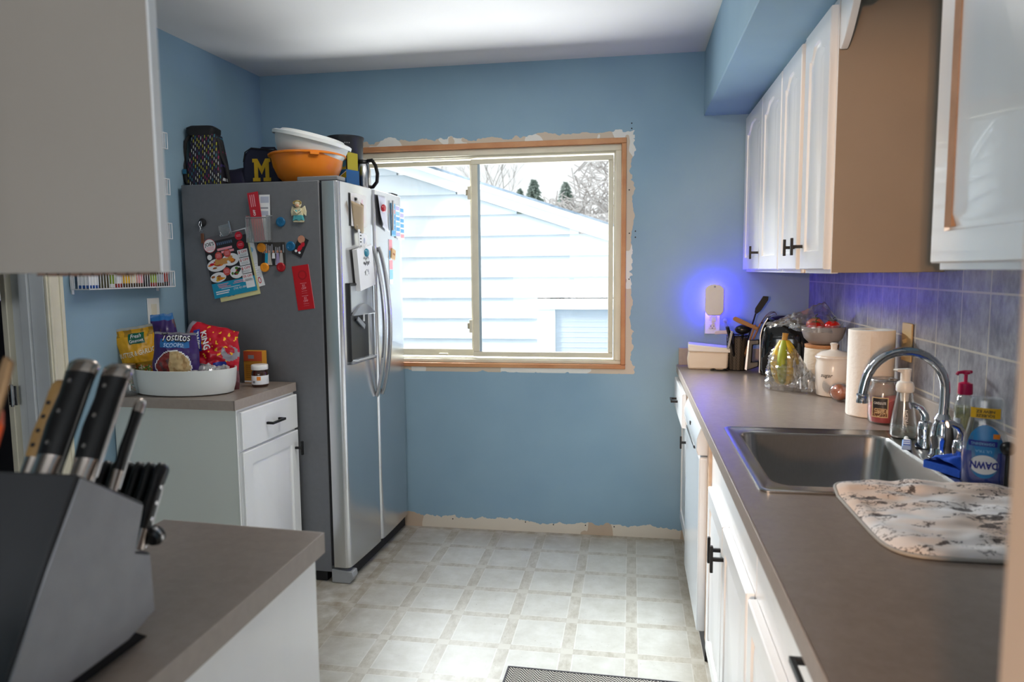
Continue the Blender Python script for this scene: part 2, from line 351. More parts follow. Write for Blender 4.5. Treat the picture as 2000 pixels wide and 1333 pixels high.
M_YEL = mat('yellow_print', '#e8b51c', 0.5); M_ORA = mat('orange_print', '#e8871c', 0.45); M_BLU = mat('blue_print', '#0d6a9a', 0.45)
M_PINK = mat('pink_print', '#e79aa4', 0.5); M_LBLU = mat('light_blue_print', '#8ec8ea', 0.5); M_GREEN = mat('green_print', '#4c7a2a', 0.5)
M_BRN = mat('brown_print', '#9a5a2a', 0.5); M_GREY = mat('grey_print', '#8d9096', 0.6); M_CRM = mat('cream_print', '#ece0bf', 0.55)

# ---------------------------------------------------------------- structure
# floor and ceiling run on into the room behind the camera
struct(MB().box(-3.1, 1.0, -2.5, D + 0.0, -0.06, 0, M_FLOOR).build('floor', smooth=False))
struct(MB().box(-3.1, 1.0, -2.5, D + 0.14, CEIL, CEIL + 0.06, M_CEIL).build('ceiling', smooth=False))
WX0, WX1, WZ0, WZ1 = -1.50, -0.028, 0.885, 2.047
b = MB()
b.box(XL - 0.14, WX0, D, D + 0.14, 0, CEIL, M_WALLB); b.box(WX1, XR + 0.1, D, D + 0.14, 0, CEIL, M_WALLB)
b.box(WX0, WX1, D, D + 0.14, 0, WZ0, M_WALLB); b.box(WX0, WX1, D, D + 0.14, WZ1, CEIL, M_WALLB)
struct(b.build('wall_back', smooth=False))
DY0, DY1, DZ = 1.40, 2.235, 2.03
SKEW = R(-2.6); LM = turned(XL, D, SKEW); TURN[0] = LM
b = MB()
b.box(XL - 0.14, XL, DY1, D + 0.05, 0, CEIL, M_WALLL); b.box(XL - 0.14, XL, -2.5, DY0, 0, CEIL, M_WALLL); b.box(XL - 0.14, XL, DY0, DY1, DZ, CEIL, M_WALLL)
struct(b.build('wall_left', smooth=False))
TURN[0] = Matrix.Identity(4)
b = MB(); b.box(XR, XR + 0.1, -2.5, D, 0, CEIL, M_WALL); struct(b.build('wall_right', smooth=False))
struct(MB().box(-3.1, 1.0, -2.6, -2.5, 0, CEIL, M_WALL).build('wall_rear', smooth=False))
struct(MB().box(-1.30, -1.23, 0.0, 0.80, 0, CEIL, M_WALL).build('wall_partition', smooth=False))
# closet behind the doorway, its lack of light put into the wall colour
MD = mat('closet_shade', '#3a3a40', 0.8)
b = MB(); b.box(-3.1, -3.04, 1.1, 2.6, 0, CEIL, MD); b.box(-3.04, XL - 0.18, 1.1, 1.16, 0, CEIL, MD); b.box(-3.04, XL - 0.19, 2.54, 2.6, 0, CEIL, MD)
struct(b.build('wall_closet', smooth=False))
# soffits
struct(MB().box(0.3425, XR, 0.42, D, 2.135, CEIL, M_WALL).build('trim_1', bev=0.004))
struct(MB().box(-1.23, -0.90, 0.30, 0.80, 2.135, CEIL, M_WALL).build('trim_2', bev=0.004))
# door post at the camera side of the right counter
struct(MB().box(0.2015, XR, 0.30, 0.418, 0, CEIL, mat('post_paint', '#c9b6a4', 0.5)).build('trim_3', bev=0.004))
# grout free tile panel on the right wall, behind the counter
struct(MB().box(XR - 0.008, XR, 0.42, D, CT + 0.0, 1.40, M_TILE).build('wall_backsplash', smooth=False))

# doorway in the left wall: jamb, casing, stop and hinge
TURN[0] = LM
door = struct(MB().box(XL - 0.14, XL, DY1 - 0.006, DY1, 0, DZ, M_TRIM).box(XL - 0.14, XL, DY0, DY0 + 0.02, 0, DZ, M_TRIM).box(XL - 0.14, XL, DY0, DY1, DZ - 0.02, DZ, M_TRIM).build('door_1', bev=0.001))
c = MB()
for k, (a0, a1, t) in enumerate(((0.0, 0.070, 0.012), (0.006, 0.016, 0.018), (0.054, 0.068, 0.018))):
    c.box(XL, XL + t, DY1 + a0 - 0.004, DY1 + a1 - 0.004, 0, DZ + 0.07, M_VINYL)
    c.box(XL, XL + t, DY0 - a1 + 0.004, DY0 - a0 + 0.004, 0, DZ + 0.07, M_VINYL)
c.box(XL, XL + 0.012, DY0 - 0.06, DY1 + 0.06, DZ, DZ + 0.07, M_VINYL)
c.build('casing', door, bev=0.003)
MB().box(XL - 0.095, XL - 0.058, DY1 - 0.018, DY1 - 0.006, 0, DZ - 0.02, M_TRIM).build('door_stop', door, bev=0.003)
MB().box(XL - 0.16, XL - 0.136, DY1 - 0.03, DY1, 0, DZ, M_VINYL).build('edge_bead', door, bev=0.003)
hg = MB(); hg.box(XL - 0.152, XL - 0.12, DY1 - 0.034, DY1 - 0.030, 0.93, 1.00, M_SILV); hg.tube([(XL - 0.136, DY1 - 0.036, 0.925), (XL - 0.136, DY1 - 0.036, 1.005)], 0.005, M_SILV)
for zz in (0.945, 0.965, 0.985): hg.box(XL - 0.149, XL - 0.143, DY1 - 0.036, DY1 - 0.034, zz - 0.003, zz + 0.003, M_BLACK)
hg.build('hinge', door)
# stand-in block for an unidentified grey and navy shape at the doorway
struct(MB().box(-2.06, -2.035, 2.02, 2.12, 1.305, DZ - 0.02, M_TRIM).box(-2.135, -2.06, 2.02, 2.12, 1.30, DZ - 0.02, mat('navy_block', '#20202e', 0.9)).build('trim_4', bev=0.004))
TURN[0] = Matrix.Identity(4)

# ---------------------------------------------------------------- window
win = struct(MB().box(WX0, WX1, D - 0.006, D + 0.10, WZ1 - 0.026, WZ1, M_WOOD).box(WX0, WX1, D - 0.006, D + 0.10, WZ0, WZ0 + 0.022, M_WOOD)
             .box(WX1 - 0.024, WX1, D - 0.006, D + 0.10, WZ0 + 0.0225, WZ1 - 0.0265, M_WOOD).box(WX0, WX0 + 0.024, D - 0.006, D + 0.10, WZ0 + 0.0225, WZ1 - 0.0265, M_WOOD).build('window_1', bev=0.003))
def ring_frame(b, x0, x1, z0, z1, wl, wr, wb, wt, y0, y1, m):
    b.box(x0, x1, y0, y1, z1 - wt, z1, m); b.box(x0, x1, y0, y1, z0, z0 + wb, m); b.box(x0, x0 + wl, y0, y1, z0 + wb, z1 - wt, m); b.box(x1 - wr, x1, y0, y1, z0 + wb, z1 - wt, m)
fr = MB(); ring_frame(fr, WX0 + 0.024, WX1 - 0.024, WZ0 + 0.022, WZ1 - 0.026, 0.03, 0.030, 0.018, 0.032, D + 0.018, D + 0.12, M_VINYL)
ring_frame(fr, WX0 + 0.05, WX1 - 0.05, WZ0 + 0.036, WZ1 - 0.054, 0.012, 0.012, 0.008, 0.012, D + 0.032, D + 0.12, M_VINYL)
fr.build('window_frame', win, bev=0.003)
sr = MB(); ring_frame(sr, -0.832, -0.094, 0.938, 1.972, 0.035, 0.024, 0.026, 0.026, D + 0.040, D + 0.066, M_VINYL); sr.build('window_sash', win, bev=0.003)
sl = MB(); ring_frame(sl, -1.45, -0.825, 0.938, 1.972, 0.03, 0.02, 0.036, 0.022, D + 0.070, D + 0.096, M_VINYL)
sl.build('window_sash', win, bev=0.003)
MB().box(-0.797, -0.785, D + 0.045, D + 0.052, 0.962, 1.948, mat('grey_gasket', '#9fb2bf', 0.5)).build('gasket', win)
for zz in (1.80, 1.10):
    l = MB(); l.box(-0.850, -0.832, D + 0.03, D + 0.045, zz - 0.035, zz + 0.035, M_VINYL); l.box(-0.858, -0.848, D + 0.022, D + 0.034, zz - 0.014, zz + 0.018, mat('aged_latch', '#a39a82', 0.5)); l.build('latch', win, bev=0.004)
MB().box(-1.02, -0.97, D + 0.03, D + 0.045, 0.946, 0.954, M_VINYL).build('latch', win, bev=0.002)
MB().box(-0.80, -0.115, D + 0.052, D + 0.056, 0.962, 1.948, M_GLASSP).build('window_pane', win, smooth=False)
MB().box(-1.425, -0.84, D + 0.082, D + 0.086, 0.972, 1.952, M_GLASSP).build('window_pane', win, smooth=False)

# ---------------------------------------------------------------- outdoors
M_GROUND = mat('dark_ground', '#4b4c4e', 0.9, noise_amt=0.03, noise_scale=2)  # unseen ground, toned dark to limit bounce onto the siding
gnd = MB().box(-14, 12, D + 0.2, 40, -0.42, -0.40, M_GROUND).build('ground', smooth=False); struct(gnd)
M_SIDING = mat('garage_siding', '#dfe2e4', 0.6, noise_amt=0.02, noise_scale=2); M_RAKE = mat('garage_trim_white', '#f2f4f5', 0.5)
M_ROOF = mat('garage_roof_edge', '#6e7a86', 0.8, noise_amt=0.2, noise_scale=30)
GY = 6.9
gar = thing('garage', 'white lap-sided garage with sloping gable roof outside the window', 'garage', (-2.4, GY, -0.4))
def L(x): return x + 2.4
b = MB(); e = 0.2
def roofz(x): return 2.601 - 0.337 * (x + 1.434)   # roof line height above the garage base
for k in range(20):
    z = -0.067 + k * e; zt = z + e; xr = min(1.3 if z > 1.45 else -0.893, -1.434 + (2.50 - z - 0.05) / 0.337)
    if xr > -7: b.add([(L(-7), -0.024, z), (L(xr), -0.024, z), (L(xr), 0.0, zt), (L(-7), 0.0, zt), (L(-7), 0.03, z), (L(xr), 0.03, z), (L(xr), 0.03, zt), (L(-7), 0.03, zt)],
                  [(0, 1, 2, 3), (0, 4, 5, 1), (1, 5, 6, 2), (3, 2, 6, 7), (0, 3, 7, 4), (4, 7, 6, 5)], M_SIDING)
b.build('siding', gar, smooth=False)
b = MB()
dirv = Vector((1, 0, -0.337)).normalized(); nv = Vector((0.337, 0, 1)).normalized()
P0 = Vector((L(-5.0), -0.02, roofz(-5.0))); P1 = Vector((L(1.9), -0.02, roofz(1.9)))
mid = (P0 + P1) / 2; hl = (P1 - P0).length / 2
b.obox(mid + nv * -0.06 + Vector((0, -0.03, 0)), dirv * hl, Vector((0, 0.03, 0)), nv * 0.06, M_RAKE)
b.obox(mid + nv * -0.005 + Vector((0, -0.045, 0)), dirv * hl, Vector((0, 0.05, 0)), nv * 0.028, M_RAKE)
b.build('rake_board', gar, smooth=False)
MB().obox(mid + nv * 0.028 + Vector((0, 1.4, 0)), dirv * hl, Vector((0, 1.5, 0)), nv * 0.010, M_ROOF).build('roof', gar, smooth=False)
b = MB(); b.box(L(-0.893), L(-0.72), -0.03, 0.02, 0, 1.42, M_RAKE); b.box(L(-0.893), L(1.3), -0.035, 0.02, 1.42, 1.49, M_RAKE); b.add([(L(-0.893), -0.04, 1.42), (L(-0.97), -0.05, 1.52), (L(1.3), -0.05, 1.52), (L(1.3), -0.04, 1.42)], [(0, 3, 2, 1)], M_RAKE)
b.build('door_trim', gar, smooth=False)
b = MB(); b.box(L(-0.72), L(1.2), 0.0, 0.05, 0, 1.42, mat('garage_door', '#c3c9d0', 0.5))
for k in range(28): b.box(L(-0.72), L(1.2), -0.002, 0.002, k * 0.05, k * 0.05 + 0.004, mat('garage_door_line', '#c9d1da', 0.5))
b.build('garage_door', gar, smooth=False)
# trees beyond the garage
M_BARK = mat('pale_bark', '#d8d6d2', 0.9); M_PINE = mat('pine_needles', '#c2d0c8', 0.9); M_TWIG = mat('twig_mass', '#e2dedb', 0.95)
def bare_tree(name, label, x, y, h, seedv, spread=0.35, group=None):
    rnd = random.Random(seedv); t = thing(name, label, 'tree', (x, y, -0.4), 0, group); tr = MB(); br = MB()
    tr.tube([(0, 0, 0), (0.02, 0, h * 0.4), (-0.03, 0, h * 0.75)], [0.10, 0.07, 0.03], M_BARK, 8)
    def grow(p, d, l, r, n):
        q = p + d * l; br.tube([p, (p + q) / 2 + Vector((rnd.uniform(-1, 1), rnd.uniform(-1, 1), 0)) * l * 0.06, q], [r, r * 0.8, r * 0.6], M_BARK, 5)
        if n > 0:
            for k in range(3):
                dd = (d + Vector((rnd.uniform(-1, 1), rnd.uniform(-1, 1), rnd.uniform(-0.2, 0.8))) * 0.75).normalized(); grow(q, dd, l * rnd.uniform(0.6, 0.8), r * 0.6, n - 1)
    for k in range(9):
        zz = h * (0.35 + 0.05 * k); a = k * 2.4; grow(Vector((0, 0, zz)), Vector((math.cos(a) * spread, math.sin(a) * spread, 0.7)).normalized(), h * 0.16, 0.025, 3)
    tr.build('trunk', t); br.build('branches', t, smooth=False)
bare_tree('bare_tree', 'bare grey tree rising behind the garage roof beside the window mullion', -5.2, 27.5, 6.6, 3)
bare_tree('bare_tree', 'faint bare tree top over the left part of the garage roof', -9.6, 34.0, 7.6, 8, 0.4)
def conifer(label, x, y, h, r, seedv, group=None):
    rnd = random.Random(seedv); t = thing('conifer', label, 'tree', (x, y, -0.4), 0, group)
    MB().tube([(0, 0, 0), (0, 0, h)], [0.09, 0.02], M_BARK, 7).build('trunk', t)
    f = MB()
    for k in range(2200):
        u = rnd.random() ** 0.8; zz = h * (0.15 + 0.85 * u); rr = r * (1.02 - u) * rnd.uniform(0.25, 1.0); a = rnd.uniform(0, 2 * PI)
        c0 = Vector((rr * math.cos(a), rr * math.sin(a), zz)); d = Vector((math.cos(a), math.sin(a), rnd.uniform(-0.7, 0.0))) * 0.11; s_ = Vector((-math.sin(a), math.cos(a), 0)) * 0.05
        f.add([c0 - d, c0 + s_, c0 + d, c0 - s_ + Vector((0, 0, 0.03))], [(0, 1, 2, 3)], M_PINE)
    f.build('foliage', t, smooth=False)
conifer('tall green conifer nearest the middle of the right window pane', -2.48, 18.5, 4.05, 1.25, 1)
conifer('short green conifer left of the tallest conifer outside', -3.45, 22.5, 4.28, 0.95, 2)
conifer('green conifer just right of the tallest one outside', -1.87, 20.8, 4.25, 1.5, 5)
def brush(label, x, y, h, r, seedv):
    rnd = random.Random(seedv); t = thing('frosted_tree', label, 'tree', (x, y, -0.4)); MB().tube([(0, 0, 0), (0, 0, h * 0.6)], [0.12, 0.05], M_BARK, 7).build('trunk', t)
    f = MB()
    for k in range(2600):
        a = rnd.uniform(0, 2 * PI); ph = math.acos(rnd.uniform(-1, 1)); q = rnd.uniform(0.2, 1.0) ** 0.5
        c0 = Vector((r * q * math.sin(ph) * math.cos(a), r * q * math.sin(ph) * math.sin(a), h * 0.55 + h * 0.48 * q * math.cos(ph)))
        d = Vector((rnd.uniform(-1, 1), rnd.uniform(-1, 1), rnd.uniform(-1, 0.6))).normalized() * rnd.uniform(0.08, 0.22); s_ = d.orthogonal().normalized() * 0.012
        f.add([c0 - d - s_, c0 - d + s_, c0 + d + s_, c0 + d - s_], [(0, 1, 2, 3)], M_TWIG)
    f.build('twigs', t, smooth=False)
brush('big pale frosted tree filling the upper right corner of the window', 0.05, 11.6, 3.95, 1.20, 4)
brush('lower frosted tree behind the garage roof slope', -1.35, 15.2, 3.25, 0.98, 6)

# ---------------------------------------------------------------- cabinet pieces
def door_mesh(b, F, w_, h_, t=0.019, arch=0.0, m=M_WHITE, st=0.055, raised=True, worn=None):
    n = 17; loops = []
    def loop(ins, hh, ar):
        pts = [(ins, ins), (w_ - ins, ins)]
        for k in range(n):
            q = 1 - k / (n - 1); a = ins + (w_ - 2 * ins) * q; s_ = abs(2 * q - 1)
            dip = ar * (0.5 - 0.5 * math.cos(PI * min(1, max(0, (s_ - 0.28) / 0.5)))) if ar else 0
            pts.append((a, h_ - ins - dip))
        return [b.P(F, a, c_, hh) for a, c_ in pts]
    ls = [(0, 0, 0), (0, t - 0.003, 0), (0.003, t, 0), (st, t, arch), (st + 0.003, t - 0.007, arch), (st + 0.009, t - 0.007, arch), (st + 0.028, t - 0.001, arch)]
    if not raised: ls = ls[:3]
    b.rings([loop(*q) for q in ls], m, True, True)
    if worn is not None:
        b.rings([loop(st + 0.0025, t - 0.0065, arch), loop(st + 0.0105, t - 0.0062, arch)], worn, False, False)
def t_handle(parent, pos, out, up, size=0.055, name='handle'):   # T shaped black pull on one post
    p, o, u = Vector(pos), Vector(out).normalized(), Vector(up).normalized(); s_ = o.cross(u)
    b = MB(); b.obox(p + o * 0.014, o * 0.016, s_ * 0.005, u * 0.005, M_BLACK); b.obox(p + o * 0.032, o * 0.004, s_ * 0.006, u * size / 2, M_BLACK)
    return b.build(name, parent, bev=0.001)
def bar_handle(parent, pos, out, along, length=0.10, name='handle'):
    p, o, u = Vector(pos), Vector(out).normalized(), Vector(along).normalized(); s_ = o.cross(u)
    b = MB(); b.obox(p + o * 0.028, o * 0.004, s_ * 0.005, u * length / 2, M_BLACK)
    for q in (-1, 1): b.obox(p + u * q * (length / 2 - 0.005) + o * 0.013, o * 0.013, s_ * 0.005, u * 0.005, M_BLACK)
    return b.build(name, parent, bev=0.001)

# ---- right upper cabinets
ub = thing('upper_cabinet', 'white wall cabinet nearest the corner, with arched doors under the soffit', 'cabinet', (0, 0, 0))
UZ0, UZ1, UX = 1.377, 2.132, 0.558
def upper(root, y0, y1, doors, side_near=M_TAN, z0=UZ0, uz1=UZ1, arch=0.035, worn=None):
    b = MB(); b.box(UX, XR - 0.009, y0, y1, z0 + 0.002, uz1, side_near); b.build('body', root, bev=0.0015)
    f = MB(); f.box(UX - 0.001, UX + 0.018, y0 + 0.0005, y1, z0, uz1 - 0.001, M_WHITE); f.build('face_frame', root, bev=0.001)
    for (a, c_, hy) in doors:
        F = frame((UX - 0.001, c_, z0 + 0.012), (0, -1, 0), (0, 0, 1)); d = MB(); door_mesh(d, F, c_ - a, uz1 - z0 - 0.03, arch=arch, worn=worn); dd = d.build('door', root, ang=25)
        if hy is not None: t_handle(dd, (UX - 0.020, hy, z0 + 0.085), (-1, 0, 0), (0, 0, 1))
upper(ub, 2.832, 3.690, [(3.235, 3.682, 3.262), (2.842, 3.229, None)])
ub2 = thing('upper_cabinet', 'white wall cabinet with paired black handles and a bare tan end panel beside the sink', 'cabinet', (0, 0, 0))
upper(ub2, 2.165, 2.828, [(2.525, 2.822, 2.552), (2.178, 2.470, 2.440)])
MB().box(UX - 0.004, UX + 0.016, 2.472, 2.522, UZ0, UZ1 - 0.002, M_WORN).build('stile', ub2, bev=0.001)
# scalloped valance spanning over the sink
va = thing('valance', 'white scalloped valance board between the two runs of wall cabinets over the sink', 'valance')
pts = [(0.0, 0.0), (0.0, -0.14)]
for k in range(9): q = k / 8; pts.append((0.012 + 0.11 * q, -0.145 + 0.025 * math.sin(q * PI * 0.5) + 0.07 * q * q))
pts += [(0.20, -0.06), (0.36, -0.045), (0.52, -0.06)]
for k in range(9): q = 1 - k / 8; pts.append((0.70 - 0.11 * q, -0.145 + 0.025 * math.sin(q * PI * 0.5) + 0.07 * q * q))
pts += [(0.712, -0.14), (0.712, 0.0)]
MB().prism(pts, (UX, 2.162, 2.132), (0, -1, 0), (0, 0, 1), (0.019, 0, 0), M_WHITE).build('board', va, smooth=False, bev=0.002)
ub3 = thing('upper_cabinet', 'white wall cabinet closest at the right, bare wood showing in its door groove', 'cabinet', (0, 0, 0))
upper(ub3, 0.45, 1.435, [(0.965, 1.430, None), (0.46, 0.955, None)], side_near=M_WHITE, z0=1.388, arch=0.0)
MB().box(UX - 0.0206, UX - 0.012, 1.347, 1.374, 1.462, 2.06, M_ORW).build('bare_wood_groove', ub3, smooth=False)
# ---- cabinet behind the partition on the left with an open door
lb = thing('upper_cabinet', 'cream cabinet door standing open across the upper left of the view', 'cabinet', (0, 0, 0))
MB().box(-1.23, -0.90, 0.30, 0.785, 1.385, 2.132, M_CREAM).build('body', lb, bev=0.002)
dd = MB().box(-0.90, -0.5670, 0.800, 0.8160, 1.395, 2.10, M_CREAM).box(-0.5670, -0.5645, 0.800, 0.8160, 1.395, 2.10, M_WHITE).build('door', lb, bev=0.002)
b = MB(); random.seed(3)
for k in range(10): xa = -0.74 + 0.016 * k; b.box(xa, xa + 0.013, 0.801, 0.816, 1.3925 - random.random() * 0.002, 1.3955, mat('chipped_edge', '#6b5042', 0.9))
b.build('chipped_edge', dd)

# ---- right base run
FX = 0.278
def base_box(root, y0, y1, m=M_WHITE, side=M_WORN):
    b = MB(); 
    for (x0, x1, a0, a1, z0, z1) in ((FX, XR - 0.02, y0, y0 + 0.016, 0.09, 0.874), (FX, XR - 0.02, y1 - 0.016, y1, 0.09, 0.874), (FX, XR - 0.02, y0, y1, 0.09, 0.106), (XR - 0.026, XR - 0.02, y0, y1, 0.09, 0.874)): b.box(x0, x1, a0, a1, z0, z1, side)
    b.box(FX + 0.06, XR - 0.02, y0, y1, 0.0, 0.09, mat('toe_kick', '#b9b4ab', 0.6)); b.build('body', root)
    f = MB(); f.box(FX - 0.004, FX + 0.002, y0 + 0.001, y1 - 0.001, 0.09, 0.875, m); f.build('face_frame', root, bev=0.001)
bc1 = thing('base_cabinet', 'white base cabinet in the far right corner with its drawer pulled slightly open', 'cabinet')
base_box(bc1, 3.125, 3.692)
d = MB(); F = frame((FX - 0.005 - 0.035, 3.675, 0.705), (0, -1, 0), (0, 0, 1)); door_mesh(d, F, 0.53, 0.15, raised=False); d.box(FX - 0.04, FX + 0.1, 3.17, 3.65, 0.715, 0.845, M_WORN)
dr = d.build('drawer', bc1, bev=0.002); bar_handle(dr, (FX - 0.06, 3.45, 0.775), (-1, 0, 0), (0, 1, 0), 0.09)
d = MB(); F = frame((FX - 0.005, 3.675, 0.12), (0, -1, 0), (0, 0, 1)); door_mesh(d, F, 0.53, 0.57); dr = d.build('door', bc1, ang=25); t_handle(dr, (FX - 0.024, 3.22, 0.625), (-1, 0, 0), (0, 0, 1))
# dishwasher
M_DW = mat('dishwasher_white', '#e2e7ec', 0.14, coat=0.4)
dw = thing('dishwasher', 'white dishwasher with a glossy door between the base cabinets', 'dishwasher')
MB().box(FX, XR - 0.05, 2.515, 3.115, 0.09, 0.873, M_WORN).build('tub', dw)
MB().box(FX - 0.042, FX, 2.517, 3.113, 0.11, 0.742, M_DW).build('door', dw, bev=0.006, seg=3)
b = MB(); b.prism([(0, 0), (0.046, 0), (0.052, 0.02), (0.050, 0.06), (0.036, 0.10), (0.018, 0.118), (0, 0.122)], (FX, 2.517, 0.748), (-1, 0, 0), (0, 0, 1), (0, 0.596, 0), M_DW)
cp = b.build('control_panel', dw, bev=0.003, seg=2)
MB().box(FX - 0.0535, FX - 0.046, 2.60, 2.95, 0.752, 0.764, M_BLACK).build('handle_slot', cp, bev=0.002)
MB().box(FX - 0.0535, FX - 0.049, 2.78, 2.80, 0.80, 0.812, M_BLACK).build('badge', cp)
MB().box(FX - 0.01, FX + 0.3, 2.517, 3.113, 0.0, 0.105, M_BMAT).build('toe_panel', dw)
# sink base and the next cabinet
bc2 = thing('base_cabinet', 'white sink base cabinet with two raised-panel doors and black handles', 'cabinet')
base_box(bc2, 1.575, 2.512)
MB().box(FX - 0.014, FX - 0.002, 2.46, 2.510, 0.09, 0.875, M_WORN).build('stile', bc2, bev=0.002)
for a, c_, hy in ((2.005, 2.385, 2.035), (1.588, 1.998, 1.968)):
    d = MB(); F = frame((FX - 0.005, c_, 0.12), (0, -1, 0), (0, 0, 1)); door_mesh(d, F, c_ - a, 0.56, worn=M_WORN); o = d.build('door', bc2, ang=25); t_handle(o, (FX - 0.024, hy, 0.60), (-1, 0, 0), (0, 0, 1), 0.075)
bc3 = thing('base_cabinet', 'white base cabinet nearest the camera under the right counter', 'cabinet')
base_box(bc3, 0.44, 1.573)
for a, c_, hy in ((1.135, 1.560, 1.185), (0.70, 1.125, None)):
    d = MB(); F = frame((FX - 0.005, c_, 0.12), (0, -1, 0), (0, 0, 1)); door_mesh(d, F, c_ - a, 0.56, worn=M_WORN); o = d.build('door', bc3, ang=25)
    if hy: bar_handle(o, (FX - 0.004, 1.055, 0.797), (-1, 0, 0), (0, 1, 0), 0.10)

# ---- right countertop with a cut-out for the sink
SX0, SX1, SY0, SY1 = 0.285, 0.800, 1.585, 2.205
ct = thing('countertop', 'long brown laminate countertop holding the sink along the right wall', 'countertop')
b = MB(); X1 = XR - 0.009; X0 = 0.228
for (a0, a1, c0, c1) in ((X0 + 0.003, X1, SY1 - 0.01, D), (X0 + 0.003, X1, 0.42, SY0 + 0.01), (X0 + 0.003, SX0 + 0.012, SY0 + 0.01, SY1 - 0.01), (SX1 - 0.01, X1, SY0 + 0.01, SY1 - 0.01)):
    b.box(a0, a1, c0, c1, CT - 0.036, CT, M_CT)
b.build('slab', ct, smooth=False)
MB().box(X0, X0 + 0.003, 0.42, D, CT - 0.038, CT - 0.001, M_CTE).build('front_edge', ct, bev=0.001)
b = MB(); b.box(XR - 0.022, XR - 0.009, 0.42, D - 0.001, CT, CT + 0.10, M_CTE); b.box(X0 + 0.01, XR - 0.022, D - 0.02, D - 0.001, CT, CT + 0.085, M_CTE); b.build('upstand', ct, bev=0.001)

# ---- sink
sk = thing('sink', 'stainless steel single bowl sink set in the right counter', 'sink', (0, 0, 0))
def rrect(x0, x1, y0, y1, r, z, n=6):
    pts = []
    for cx, cy_, a0 in ((x1 - r, y1 - r, 0), (x0 + r, y1 - r, 90), (x0 + r, y0 + r, 180), (x1 - r, y0 + r, 270)):
        for k in range(n): a = R(a0 + 90 * k / (n - 1)); pts.append((cx + r * math.cos(a), cy_ + r * math.sin(a), z))
    return pts
BX0, BX1, BY0, BY1 = 0.318, 0.712, 1.632, 2.160
b = MB(); b.rings([rrect(SX0 - 0.008, SX1 + 0.012, SY0 - 0.012, SY1 + 0.012, 0.02, CT + 0.0005), rrect(SX0 - 0.008, SX1 + 0.012, SY0 - 0.012, SY1 + 0.012, 0.02, CT + 0.004),
                   rrect(SX0 - 0.002, SX1 + 0.006, SY0 - 0.006, SY1 + 0.006, 0.02, CT + 0.006), rrect(SX0 + 0.006, SX1 - 0.002, SY0 + 0.002, SY1 - 0.002, 0.02, CT + 0.003),
                   rrect(BX0 - 0.012, BX1 + 0.012, BY0 - 0.012, BY1 + 0.012, 0.05, CT + 0.003), rrect(BX0 - 0.004, BX1 + 0.004, BY0 - 0.004, BY1 + 0.004, 0.05, CT + 0.001)], M_SINK, False, False)
b.build('rim', sk, ang=50)
b = MB(); b.rings([rrect(BX0 - 0.004, BX1 + 0.004, BY0 - 0.004, BY1 + 0.004, 0.05, CT + 0.001), rrect(BX0, BX1, BY0, BY1, 0.05, CT - 0.008), rrect(BX0 + 0.008, BX1 - 0.008, BY0 + 0.008, BY1 - 0.008, 0.055, CT - 0.15),
                   rrect(BX0 + 0.03, BX1 - 0.03, BY0 + 0.03, BY1 - 0.03, 0.06, CT - 0.178), rrect(0.47, 0.56, 1.85, 1.94, 0.0449, CT - 0.186)], M_SINK, False, True)
b.build('bowl', sk, ang=60)
MB().lathe([(0.040, 0), (0.038, 0.004), (0.028, 0.002), (0.001, -0.004)], M_CHROME, (0.515, 1.895, CT - 0.184)).build('drain', sk)

# ================================================================ LEFT SIDE
# ---- left base cabinet with its own piece of counter
lc = thing('base_cabinet', 'narrow white base cabinet with one drawer, standing against the refrigerator side', 'cabinet')
TURN[0] = turned(-1.470, 2.468, SKEW)
LX = -1.487; LY0, LY1 = 2.492, 2.924
LBK = -2.022
b = MB(); b.box(LBK, LX, LY0, LY1, 0.09, 0.874, M_SIDE); b.box(LBK, LX - 0.06, LY0, LY1, 0.0, 0.09, M_SIDE); b.build('body', lc)
MB().box(LX, LX + 0.004, LY0 - 0.002, LY1, 0.09, 0.875, M_WHITE).build('face_frame', lc, bev=0.001)
d = MB(); F = frame((LX + 0.005, LY0 + 0.006, 0.715), (0, 1, 0), (0, 0, 1)); door_mesh(d, F, LY1 - LY0 - 0.012, 0.148, raised=False); o = d.build('drawer', lc)
bar_handle(o, (LX + 0.024, 2.715, 0.787), (1, 0, 0), (0, 1, 0), 0.10)
d = MB(); F = frame((LX + 0.005, LY0 + 0.006, 0.11), (0, 1, 0), (0, 0, 1)); door_mesh(d, F, LY1 - LY0 - 0.012, 0.595); o = d.build('door', lc, ang=25)
t_handle(o, (LX + 0.024, LY1 - 0.035, 0.63), (1, 0, 0), (0, 0, 1), 0.06)
c2 = thing('countertop', 'short brown laminate countertop piece between the refrigerator and the doorway', 'countertop')
MB().box(LBK, LX + 0.014, LY0 - 0.027, 2.926, CT - 0.038, CT, M_CT).build('slab', c2, smooth=False)
MB().box(LX + 0.014, LX + 0.017, LY0 - 0.03, 2.926, CT - 0.038, CT, M_CTE).box(LBK, LX + 0.017, LY0 - 0.03, LY0 - 0.027, CT - 0.038, CT, M_CTE).build('edge_band', c2, smooth=False)
TURN[0] = Matrix.Identity(4)
